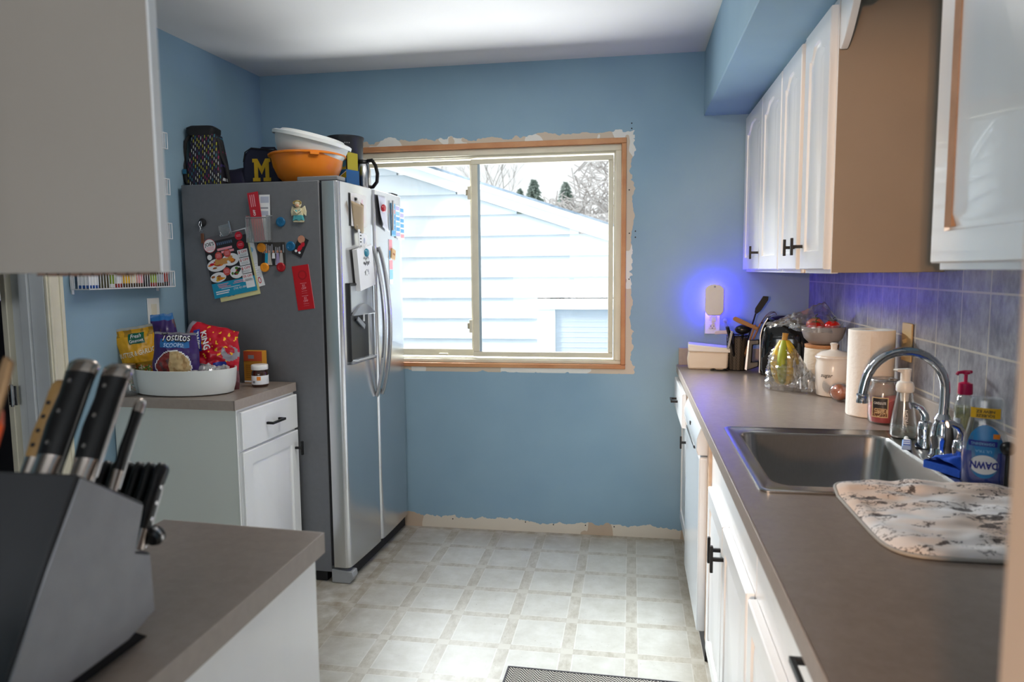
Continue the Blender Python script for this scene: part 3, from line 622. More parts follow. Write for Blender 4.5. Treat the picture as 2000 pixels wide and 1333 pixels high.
# ---- near peninsula
pc = thing('base_cabinet', 'plain white cabinet under the brown counter in the left foreground', 'cabinet')
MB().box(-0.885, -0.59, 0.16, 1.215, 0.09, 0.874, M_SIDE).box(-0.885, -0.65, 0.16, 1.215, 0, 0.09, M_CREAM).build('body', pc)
MB().box(-0.5905, -0.580, 0.16, 1.222, 0.0, 0.875, M_WHITE).build('end_panel', pc, bev=0.001)
c3 = thing('countertop', 'brown laminate countertop in the left foreground with a knife block on it', 'countertop')
MB().prism([(-0.560, 0.15), (-0.560, 1.212), (-0.900, 1.235), (-0.900, 0.15)], (0, 0, CT - 0.038), (1, 0, 0), (0, 1, 0), (0, 0, 0.038), M_CT).build('slab', c3, smooth=False)
MB().prism([(-0.557, 0.15), (-0.557, 1.215), (-0.900, 1.238), (-0.900, 1.235), (-0.560, 1.212), (-0.560, 0.15)], (0, 0, CT - 0.038), (1, 0, 0), (0, 1, 0), (0, 0, 0.038), M_CTE).build('edge_band', c3, smooth=False)

# ---- knife block and knives
KX = -0.625; KW = 0.125
kb = thing('knife_block', 'dark grey slanted knife block on the left foreground counter', 'knife block', (-0.69, 0.70, CT))
M_KB = mat('knife_block_side', '#97979a', 0.42, noise_amt=0.06, noise_scale=30, bump=0.1, bump_scale=50); M_KBD = mat('knife_block_back', '#2f2f31', 0.55)
def K(x, y, z): return (x + 0.69, y - 0.70, z - CT)
prof = [(0.712, 1.166), (0.822, 1.097), (0.801, 1.040), (0.829, 1.027), (0.832, 0.945), (0.775, 0.930), (0.575, 0.930), (0.602, 0.985), (0.655, 1.075)]
b = MB(); b.prism(prof, K(KX - KW, 0, 0), (0, 1, 0), (0, 0, 1), (KW, 0, 0), M_KBD)
body = b.build('body', kb, bev=0.003)
# brushed grey side plates
pl = [(0.716, 1.160), (0.817, 1.094), (0.796, 1.038), (0.824, 1.025), (0.827, 0.948), (0.775, 0.934), (0.578, 0.934), (0.606, 0.985), (0.659, 1.073)]
MB().prism(pl, K(KX, 0, 0), (0, 1, 0), (0, 0, 1), (0.003, 0, 0), M_KB).build('side_panel', kb, bev=0.001)
MB().prism([(0.585, 0.9145), (0.82, 0.9145), (0.80, 0.930), (0.585, 0.930)], K(KX - KW + 0.006, 0, 0), (0, 1, 0), (0, 0, 1), (KW - 0.012, 0, 0), M_BMAT).build('foot', kb)
KN = Vector((0, 0.516, 0.857)); KU = Vector((0, 0.857, -0.516))
M_HND = mat('black_knife_handle', '#0e0e10', 0.32); M_BOL = mat('knife_bolster_steel', '#b4aaa3', 0.22, 1.0); M_BAM = mat('tan_knife_handle', '#8a6a3e', 0.5, noise_amt=0.15, noise_scale=30)
def knife(label, x, s_, length=0.125, wd=0.024, th=0.016, hm=M_HND, rivets=3, tip=M_BOL, base=(0.712, 1.166), group='knives in the knife block', rm=M_SILV, depth=0.055, turn=False):
    WA, TA = (Vector((1, 0, 0)), KU) if turn else (KU, Vector((1, 0, 0)))
    p = Vector((x, base[0], base[1])) + KU * s_
    t = thing('knife', label, 'knife', p, 0, group)
    b = MB(); b.obox(KN * -depth * 0.5 + KN * -0.001, TA * 0.0008, WA * (wd * 0.42), KN * depth * 0.5, M_SILV); b.build('blade', t)
    def sect(d, wv, tv, off=0.0): return [TA * (math.cos(a) * tv) + WA * (math.sin(a) * wv + off) + KN * d for a in [2 * PI * (k + .5) / 12 for k in range(12)]]
    h = MB(); h.rings([sect(0.0, wd * .42, th * .5), sect(0.022, wd * .46, th * .5), sect(0.026, wd * .5, th * .52)], M_BOL); h.build('bolster', t, ang=50)
    h = MB(); h.rings([sect(0.026, wd * .5, th * .5), sect(length * .45, wd * .56, th * .56, -0.001), sect(length * .7, wd * .5, th * .52, 0.0), sect(length - 0.016, wd * .58, th * .56, 0.001)], hm); hd = h.build('handle', t, ang=50)
    h = MB(); h.rings([sect(length - 0.016, wd * .59, th * .57, 0.001), sect(length - 0.004, wd * .60, th * .56, 0.002), sect(length + 0.002, wd * .42, th * .40, 0.002), sect(length + 0.003, wd * .1, th * .1, 0.002)], tip); h.build('butt_cap', t, ang=60)
    h = MB(); h.obox(KN * (length * .5) + WA * (wd * .55), TA * 0.0022, WA * 0.0012, KN * (length * .46), M_SILV); h.build('tang', t)
    if rivets:
        for k in range(rivets): 
            r_ = MB(); d0 = 0.040 + k * (length - 0.07) / (rivets - 1)
            r_.axial([(0.0028, -th * .60), (0.0028, th * .60)], KN * d0, KN * d0 + TA, rm, 10); r_.build('rivet', t)
    return t
knife('large black riveted knife handle with steel cap, right of the two big ones', -0.648, 0.036, 0.148, 0.034, 0.022, turn=True)
knife('large black riveted knife handle with steel cap, left of the two big ones', -0.690, 0.026, 0.150, 0.036, 0.022, turn=True)
knife('tan riveted knife handle leaning at the far left of the knife block', -0.7215, 0.036, 0.125, 0.022, 0.016, M_BAM, 4, M_BAM, rm=M_BMAT, turn=True)
knife('slim black knife handle behind and between the two big handles', -0.664, 0.066, 0.128, 0.016, 0.012, rivets=0)
knife('slim black knife handle just right of the rightmost big handle', -0.638, 0.082, 0.120, 0.016, 0.010, rivets=0)
knife('short black knife handle with a pale cap rising behind the steak knives', -0.700, 0.112, 0.10, 0.016, 0.012, rivets=0)
for k in range(6):
    lab = ['black steak knife handle nearest the grey side of the block', 'second black steak knife handle in from the grey side', 'third black steak knife handle in from the grey side', 'fourth black steak knife handle in from the grey side', 'fifth black steak knife handle in from the grey side', 'black steak knife handle farthest from the grey side of the block'][k]
    knife(lab, KX - 0.010 - 0.0165 * k, 0.0, 0.113, 0.022, 0.013, rivets=3 if k == 0 else 0, tip=M_HND, base=(0.818, 1.034), group='steak knives in the lower step of the block', depth=0.04)
ss = thing('sharpening_steel', 'small black round knob with silver rim low at the front of the knife block', 'sharpening steel', (-0.628, 0.8335, 1.042))
MB().axial([(0.010, 0), (0.013, 0.004), (0.013, 0.014), (0.009, 0.018)], (0, 0, 0), (0.1, 1, 0.3), M_BPL, 20).build('knob', ss)
MB().axial([(0.0135, 0.006), (0.0140, 0.008), (0.0135, 0.010)], (0, 0, 0), (0.1, 1, 0.3), M_SILV, 20).build('rim', ss)

# ---- utensil crock at the far left with two spatulas reaching into view
ck = thing('utensil_crock', 'crock for cooking spatulas on the left foreground counter, mostly out of frame', 'crock', (-0.625, 0.462, CT))
b = MB(); b.lathe([(0.048, 0), (0.052, 0.01), (0.052, 0.15), (0.047, 0.15), (0.047, 0.012), (0.001, 0.010)], M_WPL, seg=32); b.build('pot', ck, ang=50)
sp = thing('wooden_spatula', 'tan wooden spatula with a rounded blade at the left edge', 'spatula', (-0.625, 0.465, CT + 0.014))
b = MB(); a_, c_ = Vector((0, 0, 0)), Vector((0.0495, 0.0905, 0.33)); dvec = (c_ - a_).normalized()
b.tube([a_, a_ + dvec * 0.30], 0.006, mat('beech_wood', '#9a7650', 0.55, noise_amt=0.1, noise_scale=20)); b.build('handle', sp)
sd = Vector((0.75, -0.66, 0)).normalized(); nn_ = dvec.cross(sd)
MB().prism([(-0.006, 0), (-0.026, 0.03), (-0.032, 0.10), (-0.026, 0.118), (0.026, 0.118), (0.032, 0.10), (0.026, 0.03), (0.006, 0)], a_ + dvec * 0.29, sd, dvec, nn_ * 0.005, mat('beech_wood')).build('blade', sp, bev=0.002)
sp = thing('orange_spatula', 'orange silicone spatula head at the left edge below the wooden one', 'spatula', (-0.625, 0.465, CT + 0.014))
c_ = Vector((0.044, 0.078, 0.28)); dvec = c_.normalized(); MB().tube([(0.012, -0.01, 0), Vector((0.012, -0.01, 0)) + dvec * 0.27], 0.005, M_BPL).build('handle', sp)
nn_ = dvec.cross(sd); MB().prism([(-0.006, 0), (-0.020, 0.02), (-0.024, 0.09), (-0.010, 0.10), (0.020, 0.09), (0.022, 0.02), (0.006, 0)], Vector((0.012, -0.01, 0)) + dvec * 0.262, sd, dvec, nn_ * 0.006, mat('orange_silicone', '#e0541a', 0.5)).build('blade', sp, bev=0.002)

# ================================================================ REFRIGERATOR
# local frame: x = 0 at the door face (+x into the room), y = 0 at the near side
FRX, FRY, FRA = -1.219, 2.932, R(-2.6)
fg = thing('refrigerator', 'stainless side-by-side refrigerator with grey sides, covered in papers and magnets', 'refrigerator', (FRX, FRY, 0), FRA)
FM = Matrix.Translation((FRX, FRY, 0)) @ Matrix.Rotation(FRA, 4, 'Z')
M_FSIDE = mat('fridge_grey_side', '#6a6c70', 0.5, noise_amt=0.04, noise_scale=50, bump=0.12, bump_scale=200)
g = G('fridge_stainless', 0.17, 0.93); g.color(g.mix(g.rng(g.noise(3, 2, (1, 1, 0.12)), 0.3, 0.7), '#cccdcf', '#d6d7d9'))
g.b.inputs['Roughness'].default_value = 0.24; g.b.inputs['Anisotropic'].default_value = 0.55; g.b.inputs['Anisotropic Rotation'].default_value = 0.25
tn = g.nt.nodes.new('ShaderNodeTangent'); tn.direction_type = 'RADIAL'; tn.axis = 'Z'; g.nt.links.new(tn.outputs[0], g.b.inputs['Tangent']); M_FDOOR = g.m
W = 0.752; BD = -0.100; FH = 1.785
MB().box(-0.765, BD, 0.004, W, 0.05, FH, M_FSIDE).box(-0.70, BD - 0.03, 0.02, W - 0.02, 0.0, 0.05, M_BMAT).build('body', fg, bev=0.004)
MB().box(BD, BD + 0.014, 0.008, W - 0.006, 0.08, FH - 0.01, M_BMAT).build('door_gasket', fg)
def fdoor(y0, y1, hole=None):
    # bulged door: outline across the width, swept up the height
    n = 18; r = 0.022
    def outline(z):
        p = [(BD + 0.014, y1, z), (BD + 0.014, y0, z)]
        for k in range(n + 1):
            q = k / n; yy = y0 + (y1 - y0) * q; e_ = min(yy - y0, y1 - yy)
            px = -r + math.sqrt(max(0, r * r - max(0, r - e_) ** 2)) if e_ < r else 0.0
            yw = (yy) / W; px += -0.010 * (2 * yw - 1) ** 2
            p.append((px, yy, z))
        return p
    # denser samples at the rounded edges
    def outline2(z):
        p = [(BD + 0.014, y1, z), (BD + 0.014, y0, z)]; ys = [y0 + r * (1 - math.cos(a * PI / 10)) for a in range(6)] + [y0 + r + (y1 - y0 - 2 * r) * k / 10 for k in range(1, 10)] + [y1 - r * (1 - math.cos(a * PI / 10)) for a in range(5, -1, -1)]
        for yy in ys:
            e_ = min(yy - y0, y1 - yy); px = -r + math.sqrt(max(0, r * r - max(0, r - e_) ** 2)); px += -0.010 * (2 * yy / W - 1) ** 2
            p.append((px, yy, z))
        return p
    return outline2
SP = 0.357
b = MB(); ol = fdoor(0.0, SP - 0.003); b.rings([ol(0.075), ol(FH - 0.004)], M_FDOOR); b.build('door', fg, bev=0.002, ang=30)
b = MB(); ol = fdoor(SP + 0.003, W); b.rings([ol(0.075), ol(FH - 0.004)], M_FDOOR); b.build('door', fg, bev=0.002, ang=30)
# handles: two bowed bars
for yy, nm in ((SP - 0.036, 1), (SP + 0.036, 2)):
    pts = []
    for k in range(25):
        q = k / 24; z = 0.80 + 0.71 * q; x = 0.004 + 0.050 * math.sin(PI * q) ** 0.75; pts.append((x, yy, z))
    h = MB(); h.tube(pts, [0.0085 + 0.002 * math.sin(PI * k / 24) for k in range(25)], M_STEEL, 12, sx=1.3); h.build('handle', fg)
# dispenser
dp = MB(); F = frame((-0.004, 0.075, 0), (0, 1, 0), (0, 0, 1))
M_DG = mat('dispenser_grey', '#8c9096', 0.3, 0.3); M_DD = mat('dispenser_dark', '#17181a', 0.4); M_DF = mat('dispenser_panel', '#b9bec4', 0.2, 0.4)
def o3(b, a0, a1, z0, z1, x0, x1, m): return b.box(x0, x1, a0, a1, z0, z1, m)
A0, A1, Z0, Z1 = 0.052, 0.318, 0.985, 1.345
b = MB(); o3(b, A0, A0 + 0.014, Z0, Z1, -0.012, 0.006, M_DD); o3(b, A1 - 0.010, A1, Z0, Z1, -0.012, 0.005, M_DG); o3(b, A0, A1, Z1 - 0.012, Z1, -0.012, 0.006, M_DD); o3(b, A0, A1, Z0, Z0 + 0.016, -0.012, 0.010, M_DG)
bz = b.build('dispenser', fg, bev=0.003)
o3(MB(), A0 + 0.014, A1 - 0.01, 1.215, Z1 - 0.012, -0.012, 0.003, M_DF).build('display_panel', bz, bev=0.002)
b = MB(); o3(b, A0 + 0.014, A1 - 0.01, Z0 + 0.016, 1.215, -0.009, -0.001, M_DD); b.build('recess', bz)
b = MB(); b.prism([(A0 + 0.014, 1.200)] + [(A0 + 0.014 + (A1 - A0 - 0.024) * k / 12, 1.205 + 0.045 * math.sin(PI * k / 12)) for k in range(13)] + [(A1 - 0.01, 1.200)], (0.002, 0, 0), (0, 1, 0), (0, 0, 1), (0.014, 0, 0), M_DG); b.build('hood', bz, bev=0.003)
b = MB(); b.obox((0.008, 0.155, 1.165), Vector((0.004, 0, 0)), Vector((0, 0.038, -0.022)), Vector((0, 0.005, 0.010)), M_DG); b.obox((0.010, 0.175, 1.190), Vector((0.006, 0, 0)), Vector((0, 0.008, 0)), Vector((0, 0, 0.020)), M_SILV); b.build('paddle', bz, bev=0.002)
b = MB(); b.prism([(A0 + 0.014, 0), (A1 - 0.01, 0), (A1 - 0.03, 0.028), (A0 + 0.04, 0.024)], (-0.002, 0, Z0 + 0.010), (0, 1, 0), (1, 0, 0), (0, 0, 0.010), M_DF); b.build('drip_tray', bz, bev=0.002)
# hinge covers and foot
b = MB(); b.prism([(0, 0), (0.19, 0), (0.19, 0.075), (0.165, 0.085), (0.03, 0.060), (0.0, 0.02)], (-0.205, 0.012, FH - 0.002), (1, 0, 0), (0, 1, 0), (0, 0, 0.020), mat('hinge_cover', '#77797c', 0.5)); b.build('hinge_cover', fg, bev=0.004)
b = MB(); b.box(-0.16, -0.025, W - 0.085, W - 0.01, FH - 0.002, FH + 0.012, M_BMAT); b.build('hinge_cover', fg, bev=0.004)
b = MB(); b.prism([(0, 0), (0.085, 0), (0.105, 0.03), (0.10, 0.055), (0.0, 0.062)], (BD - 0.002, 0.006, 0.002), (1, 0, 0), (0, 0, 1), (0, 0.05, 0), mat('foot_cover', '#97999c', 0.4)); b.build('foot_cover', fg, bev=0.003)
MB().box(BD - 0.02, -0.028, 0.056, W - 0.01, 0.01, 0.06, M_BMAT).build('toe_grille', fg)

# frame on the grey side: a = distance from the front edge of the body towards +x world (negative = towards the wall), b = height
SO = FM @ Vector((BD, 0.004, 0)); SU = (FM.to_3x3() @ Vector((1, 0, 0))).normalized()
FS = frame(SO, SU, (0, 0, 1))     # u along +x, normal towards the camera
def side_thing(name, label, cat, x, z, group=None, out=0.0008):
    """x is the world x measured on the side panel"""
    a = (x + 1.315); o = FS[0] + FS[1] * a + FS[3] * out; o.z = z
    t = thing(name, label, cat, o, FRA, group); return t, (Vector((0, 0, 0)), Vector((1, 0, 0)), Vector((0, 0, 1)), Vector((0, -1, 0)))
def disc_magnet(label, x, z, m, r=0.019, group='round magnets on the refrigerator side', out=0.0008):
    t, F = side_thing('magnet', label, 'magnet', x, z, group, out)
    MB().axial([(r, 0), (r, 0.006), (r * 0.9, 0.0085), (r * 0.55, 0.0092), (r * 0.5, 0.008), (0.001, 0.008)], (0, 0, 0), (0, -1, 0), m, 28).build('body', t, ang=30); return t
MG_B = mat('magnet_blue', '#15618c', 0.4); MG_O = mat('magnet_orange', '#e8921e', 0.4); MG_R = mat('magnet_red', '#a5141f', 0.4)
disc_magnet('blue round magnet right of the clear bin on the refrigerator side', -1.497, 1.612, MG_B, 0.021)
disc_magnet('blue round magnet holding the small sports picture', -1.452, 1.507, MG_B, 0.021, out=0.004)
disc_magnet('orange round magnet on the upper left of the family photo', -1.592, 1.503, MG_O, 0.020, out=0.004)
disc_magnet('orange round magnet at the lower left corner of the family photo', -1.581, 1.417, MG_O, 0.020, out=0.003)
disc_magnet('red round magnet at the lower right corner of the family photo', -1.503, 1.417, MG_R, 0.020, out=0.003)
# angel
t, F = side_thing('angel_magnet', 'small painted angel magnet with wings and turquoise skirt', 'magnet', -1.410, 1.655)
MA = mat('angel_cream', '#d9cfae', 0.6); MAT_T = mat('angel_turquoise', '#4fa3ab', 0.6); MSK = mat('angel_skin', '#d8a888', 0.6)
b = MB(); b.sphere((0, -0.008, 0.030), 0.017, MA, 18, 1, 0.55, 1); b.tube([(0.019 * math.cos(a), -0.014, 0.036 + 0.007 * math.sin(a)) for a in [2 * PI * k / 20 for k in range(20)]], 0.0022, mat('angel_gold', '#a88a3c', 0.4), 6, True); b.sphere((0, -0.013, 0.025), 0.010, MSK, 14, 1, 0.6, 0.9); b.build('head', t)
b = MB(); b.prism([(-0.014, 0.014), (0.014, 0.014), (0.022, -0.018), (-0.022, -0.018)], (0, 0, 0), (1, 0, 0), (0, 0, 1), (0, -0.012, 0), MA); b.sphere((-0.008, -0.012, 0.0), 0.006, MAT_T, 10); b.sphere((0.010, -0.012, 0.0), 0.006, MAT_T, 10); b.tube([(-0.018, -0.012, 0.004), (0, -0.018, -0.010), (0.018, -0.012, 0.004)], 0.004, MA, 8); b.build('body', t, bev=0.003)
b = MB(); b.prism([(-0.020, -0.016), (0.020, -0.016), (0.026, -0.040), (0.015, -0.036), (0.005, -0.041), (-0.008, -0.036), (-0.026, -0.041)], (0, 0, 0), (1, 0, 0), (0, 0, 1), (0, -0.013, 0), MAT_T); b.prism([(-0.026, -0.038), (0.026, -0.038), (0.022, -0.047), (-0.024, -0.046)], (0, 0, 0), (1, 0, 0), (0, 0, 1), (0, -0.010, 0), MA); b.build('skirt', t, bev=0.002)
for s_ in (-1, 1): MB().prism([(s_ * 0.012, 0.012), (s_ * 0.030, 0.024), (s_ * 0.036, 0.0), (s_ * 0.034, -0.020), (s_ * 0.022, -0.012)], (0, 0, 0), (1, 0, 0), (0, 0, 1), (0, -0.006, 0), MA).build('wing', t, bev=0.002)
# hook with bottle opener hanging from a black magnet
t, F = side_thing('magnetic_hook', 'black round magnetic hook holding a silver clip at the left of the flyer', 'hook', -1.878, 1.618)
MB().axial([(0.018, 0), (0.018, 0.006), (0.012, 0.012), (0.005, 0.014)], (0, 0, 0), (0, -1, 0), M_BMAT, 24).build('magnet', t)
b = MB(); b.tube([(0, -0.014, 0.006), (0.006, -0.018, -0.004), (0.004, -0.018, -0.018), (-0.004, -0.017, -0.028), (0.002, -0.016, -0.036), (0.010, -0.016, -0.040)], 0.0022, M_SILV, 8); b.tube([(-0.004, -0.016, 0.004), (-0.008, -0.017, -0.012), (0.0, -0.017, -0.026), (-0.006, -0.016, -0.040)], 0.0018, M_SILV, 8); b.build('clip', t)
t, F = side_thing('key_fob', 'small brown tag hanging below the silver clip', 'key fob', -1.879, 1.560)
MB().box(-0.007, 0.007, -0.010, -0.004, -0.034, 0.010, mat('brown_leather', '#6b4430', 0.7)).build('tag', t, bev=0.002)
# papers behind the flyer
t, F = side_thing('envelope', 'white sheet of paper sticking out at the right behind the restaurant flyer', 'paper', -1.70, 1.45, out=0.0010)
F = rotframe(F, 0, 0, R(14)); b = MB(); b.slab(F, -0.075, -0.135, 0.085, 0.13, 0, 0.001, M_PAPER); b.disc(F, 0.062, 0.03, 0.012, 0.012, 0.0013, M_LBLU)
for k in range(7): b.rect(F, 0.035, -0.035 - 0.010 * k, 0.075 - 0.004 * (k % 3), -0.033 - 0.010 * k, 0.0013, mat('pale_ink', '#b9bfd0', 0.6))
b.disc(F, 0.066, -0.108, 0.008, 0.014, 0.0013, M_RED, 14); b.disc(F, 0.066, -0.108, 0.005, 0.010, 0.0015, M_PAPER, 14); b.build('sheet', t, smooth=False)
t, F = side_thing('note_card', 'cream card sticking out below the restaurant flyer', 'card', -1.735, 1.43, out=0.0022)
F = rotframe(F, 0, 0, R(11)); b = MB(); b.slab(F, -0.10, -0.150, 0.10, 0.10, 0, 0.001, mat('cream_card', '#d8d29a', 0.7)); b.disc(F, -0.055, -0.128, 0.010, 0.006, 0.0013, M_BLU, 9, .3); b.disc(F, -0.030, -0.126, 0.012, 0.006, 0.0013, M_BLU, 9, .3); b.build('sheet', t, smooth=False)
# restaurant flyer
t, F = side_thing('flyer', 'restaurant flyer with breakfast plates, coupons and a turquoise bottom band', 'flyer', -1.752, 1.432, out=0.0040)
F = rotframe(F, 0, 0, R(10.5)); b = MB(); w2, h2 = 0.108, 0.136
b.slab(F, -w2, -h2, w2, h2, 0, 0.0012, M_DARK); H = 0.0014
b.rect(F, -w2, -h2, w2, -h2 + 0.066, H, M_CYAN)
b.rect(F, -w2, h2 - 0.022, w2, h2, H, mat('flyer_grey_top', '#5c5a5e', 0.5))
b.disc(F, -0.078, 0.098, 0.031, 0.031, H + .0002, M_RED, 28); b.disc(F, -0.078, 0.098, 0.029, 0.029, H + .0004, M_PAPER, 28)
b.text(F, -0.078, 0.104, 0.021, "JOE'S", H + .0007, M_DARK, bold=0.02); b.text(F, -0.078, 0.089, 0.008, "GIZZARD CITY", H + .0007, M_RED, wid=0.044) if False else b.text(F, -0.078, 0.089, 0.009, "KITCHEN", H + .0007, M_RED, wid=0.040) if False else None
for k in range(3): b.rect(F, -0.098, 0.090 - 0.006 * k, -0.058, 0.093 - 0.006 * k, H + .0007, M_PINK)
for k in range(2): b.disc(F, 0.072, 0.113 - 0.040 * k, 0.0185, 0.0185, H + .0003, M_RED, 22); b.text(F, 0.072, 0.113 - 0.040 * k, 0.014, '$5' if k == 0 else '$6', H + .0006, M_PAPER, bold=0.02) if False else [b.rect(F, 0.061, 0.116 - 0.040 * k - 0.006 * q, 0.083, 0.118 - 0.040 * k - 0.006 * q, H + .0006, M_PINK) for q in range(2)]
b.text(F, -0.012, 0.083, 0.022, 'SUMMER', H + .0003, mat('ink_blue_grey', '#4c5f7c', 0.5), wid=0.07) if False else None
for k, (x0, x1) in enumerate(((-0.045, 0.030), (-0.028, 0.036))): b.rect(F, x0, 0.068 - 0.014 * k, x1, 0.078 - 0.014 * k, H + .0003, M_PINK)
for k in range(8): b.rect(F, -0.042 + 0.010 * k, 0.092, -0.035 + 0.010 * k, 0.104, H + .0003, mat('ink_blue_grey', '#4c5f7c', 0.5))
for k, s_ in enumerate(('$ OFF', '$ OFF', '$ OFF', '5% OFF')):
    y1 = 0.052 - k * 0.036; b.rect(F, 0.050, y1 - 0.033, 0.100, y1, H + .0003, M_PAPER); b.text(F, 0.075, y1 - 0.011, 0.0155, s_, H + .0006, M_RED, wid=0.042, bold=0.01)
    for q in range(2): b.rect(F, 0.058, y1 - 0.023 - 0.005 * q, 0.092, y1 - 0.0215 - 0.005 * q, H + .0006, M_GREY)
b.rect(F, 0.060, -0.128 + 0.010, 0.102, -0.080, H + .0003, M_PAPER)
def plate(b, F, x, y, rx, ry, foods, h):
    b.disc(F, x, y, rx, ry, h, M_PAPER, 26)
    for k in range(foods[1]):
        a = random.uniform(0, 2 * PI); q = random.uniform(0, 0.7); b.disc(F, x + rx * q * math.cos(a), y + ry * q * math.sin(a), rx * random.uniform(.16, .3), ry * random.uniform(.16, .3), h + 0.0002 + 0.00003 * k, random.choice(foods[0]), 9, .2)
random.seed(11)
BR = [M_BRN, M_ORA, mat('toast_print', '#c9924f', 0.5), M_YEL, M_RED]
plate(b, F, -0.063, 0.008, 0.048, 0.028, (BR, 12), H + .0003); plate(b, F, 0.010, 0.020, 0.043, 0.027, ([mat('toast_print'), M_BRN, M_ORA], 10), H + .0003)
plate(b, F, -0.068, -0.046, 0.040, 0.022, ([M_BRN, M_ORA, M_YEL], 9), H + .0003); plate(b, F, 0.026, -0.040, 0.034, 0.027, ([M_GREEN, M_YEL, M_DARK, M_CRM, M_RED], 12), H + .0003)
for q in range(2): b.prism([(-0.016, -0.012), (0.016, -0.012), (0.014, 0.014), (-0.014, 0.014)], b.P(F, -0.052 + 0.028 * q, 0.020 - 0.002 * q, H + .0008), F[1], F[2], F[3] * 0.0002, mat('toast_print'))
for (x, y, r) in ((-0.090, 0.048, 0.012), ): b.disc(F, x, y, r, r, H + .0003, M_PAPER, 18)
for (x, y, r) in ((-0.044, 0.046, 0.018), (0.000, 0.050, 0.018), (-0.020, -0.028, 0.018)): b.disc(F, x, y, r, r, H + .0012, mat('red_badge', '#c65048', 0.5), 20); [b.rect(F, x - r * .6, y + 0.006 - 0.006 * q, x + r * .6, y + 0.0085 - 0.006 * q, H + .0014, M_PINK) for q in range(3)]
for k, (x, y, w_) in enumerate(((-0.052, -0.079, 0.055), (-0.055, -0.086, 0.045), (-0.045, -0.092, 0.060), (0.028, -0.078, 0.045), (0.028, -0.085, 0.06))): b.rect(F, x - w_ / 2, y - 0.0015, x + w_ / 2, y + 0.0015, H + .0004, M_PINK)
b.text(F, -0.055, -0.114, 0.012, 'Plymouth Rd.', H + .0004, M_PAPER, wid=0.07) if False else [b.rect(F, -0.095, -0.112 - 0.009 * q, -0.025 - 0.006 * q, -0.107 - 0.009 * q, H + .0004, M_PAPER) for q in range(2)]
b.text(F, 0.030, -0.109, 0.013, '(734) 421-8847', H + .0004, M_PAPER, wid=0.070); b.text(F, -0.03, -0.098, 0.007, 'www.joescafe.com', H + .0004, M_PAPER, wid=0.09) if False else b.rect(F, -0.065, -0.0995, 0.03, -0.0975, H + .0004, M_PAPER)
b.build('sheet', t, smooth=False)
t, F = side_thing('clip_magnet', 'clear square acrylic clip at the top edge of the restaurant flyer', 'clip', -1.760, 1.582, out=0.0056)
F = rotframe(F, 0, 0, R(12)); b = MB(); b.slab(F, -0.034, -0.024, 0.028, 0.026, 0, 0.006, M_CLEAR); b.build('clip_body', t, bev=0.002); b = MB(); b.tube([b.P(F, -0.002 + 0.024 * math.cos(a), -0.004 + 0.022 * math.sin(a), 0.008) for a in [PI + PI * k / 14 for k in range(15)]], 0.0015, M_SILV, 6); b.slab(F, 0.024, -0.012, 0.030, 0.034, 0.004, 0.010, M_SILV); b.build('spring', t)
# clear magnetic bin with coupons
t, F = side_thing('magnetic_bin', 'clear plastic bin stuck to the refrigerator side, holding red and white papers', 'bin', -1.588, 1.585)
b = MB(); x0, x1, z0, z1, dp_ = -0.050, 0.048, -0.060, 0.055, 0.045
b.box(x0, x1, -0.003, 0, z0, z1 + 0.018, M_CLEAR); b.box(x0, x1, -dp_, -dp_ + 0.002, z0, z1 - 0.010, M_CLEAR); b.box(x0, x0 + 0.002, -dp_, 0, z0, z1, M_CLEAR); b.box(x1 - 0.002, x1, -dp_, 0, z0, z1, M_CLEAR); b.box(x0, x1, -dp_, 0, z0, z0 + 0.002, M_CLEAR); b.build('bin_wall', t)
b = MB(); M_RIB = mat('clear_rim_grey', '#8d9296', 0.2, alpha=0.75); b.tube([(x0, 0, z1), (x0, -dp_, z1 - 0.010), (x1, -dp_, z1 - 0.010), (x1, 0, z1)], 0.0026, M_RIB, 8); b.tube([(x0, -dp_, z1 - 0.01), (x0, -dp_, z0), (x1, -dp_, z0), (x1, -dp_, z1 - .01)], 0.0018, M_RIB, 6)
for k in range(7): b.box(x0 + 0.012 + 0.012 * k, x0 + 0.0135 + 0.012 * k, -dp_ - 0.0006, -dp_, z0 + 0.004, z1 - 0.014, M_RIB)
b.build('rim', t)
t2, F = side_thing('coupon', 'red printed coupon strip standing in the clear bin', 'coupon', -1.607, 1.640, out=0.014)
F = rotframe(F, 0, 0, R(7)); b = MB(); b.slab(F, -0.026, -0.110, 0.026, 0.102, 0, 0.001, mat('coupon_red', '#b9202f', 0.5)); b.text(F, -0.010, 0.062, 0.014, '20% OFF', 0.0012, M_PINK, rot=R(90), wid=0.06) if False else None
b.text(F, -0.004, 0.014, 0.015, 'OFF', 0.0013, M_PAPER, rot=R(90), bold=0.02)
for k in range(3): b.rect(F, -0.016 + 0.009 * k, 0.040, -0.012 + 0.009 * k, 0.092, 0.0013, M_PINK)
b.build('sheet', t2, smooth=False)
t2, F = side_thing('receipt', 'white and grey printed slip standing behind the red coupon in the bin', 'receipt', -1.565, 1.640, out=0.008)
F = rotframe(F, 0, 0, R(-1)); b = MB(); b.slab(F, -0.028, -0.105, 0.022, 0.090, 0, 0.001, M_PAPER); b.rect(F, -0.022, 0.055, 0.018, 0.082, 0.0012, mat('pale_ink')); b.rect(F, -0.022, 0.030, 0.014, 0.036, 0.0012, M_GREY); b.rect(F, -0.022, 0.0, 0.014, 0.020, 0.0012, mat('pale_ink')); b.build('sheet', t2, smooth=False)
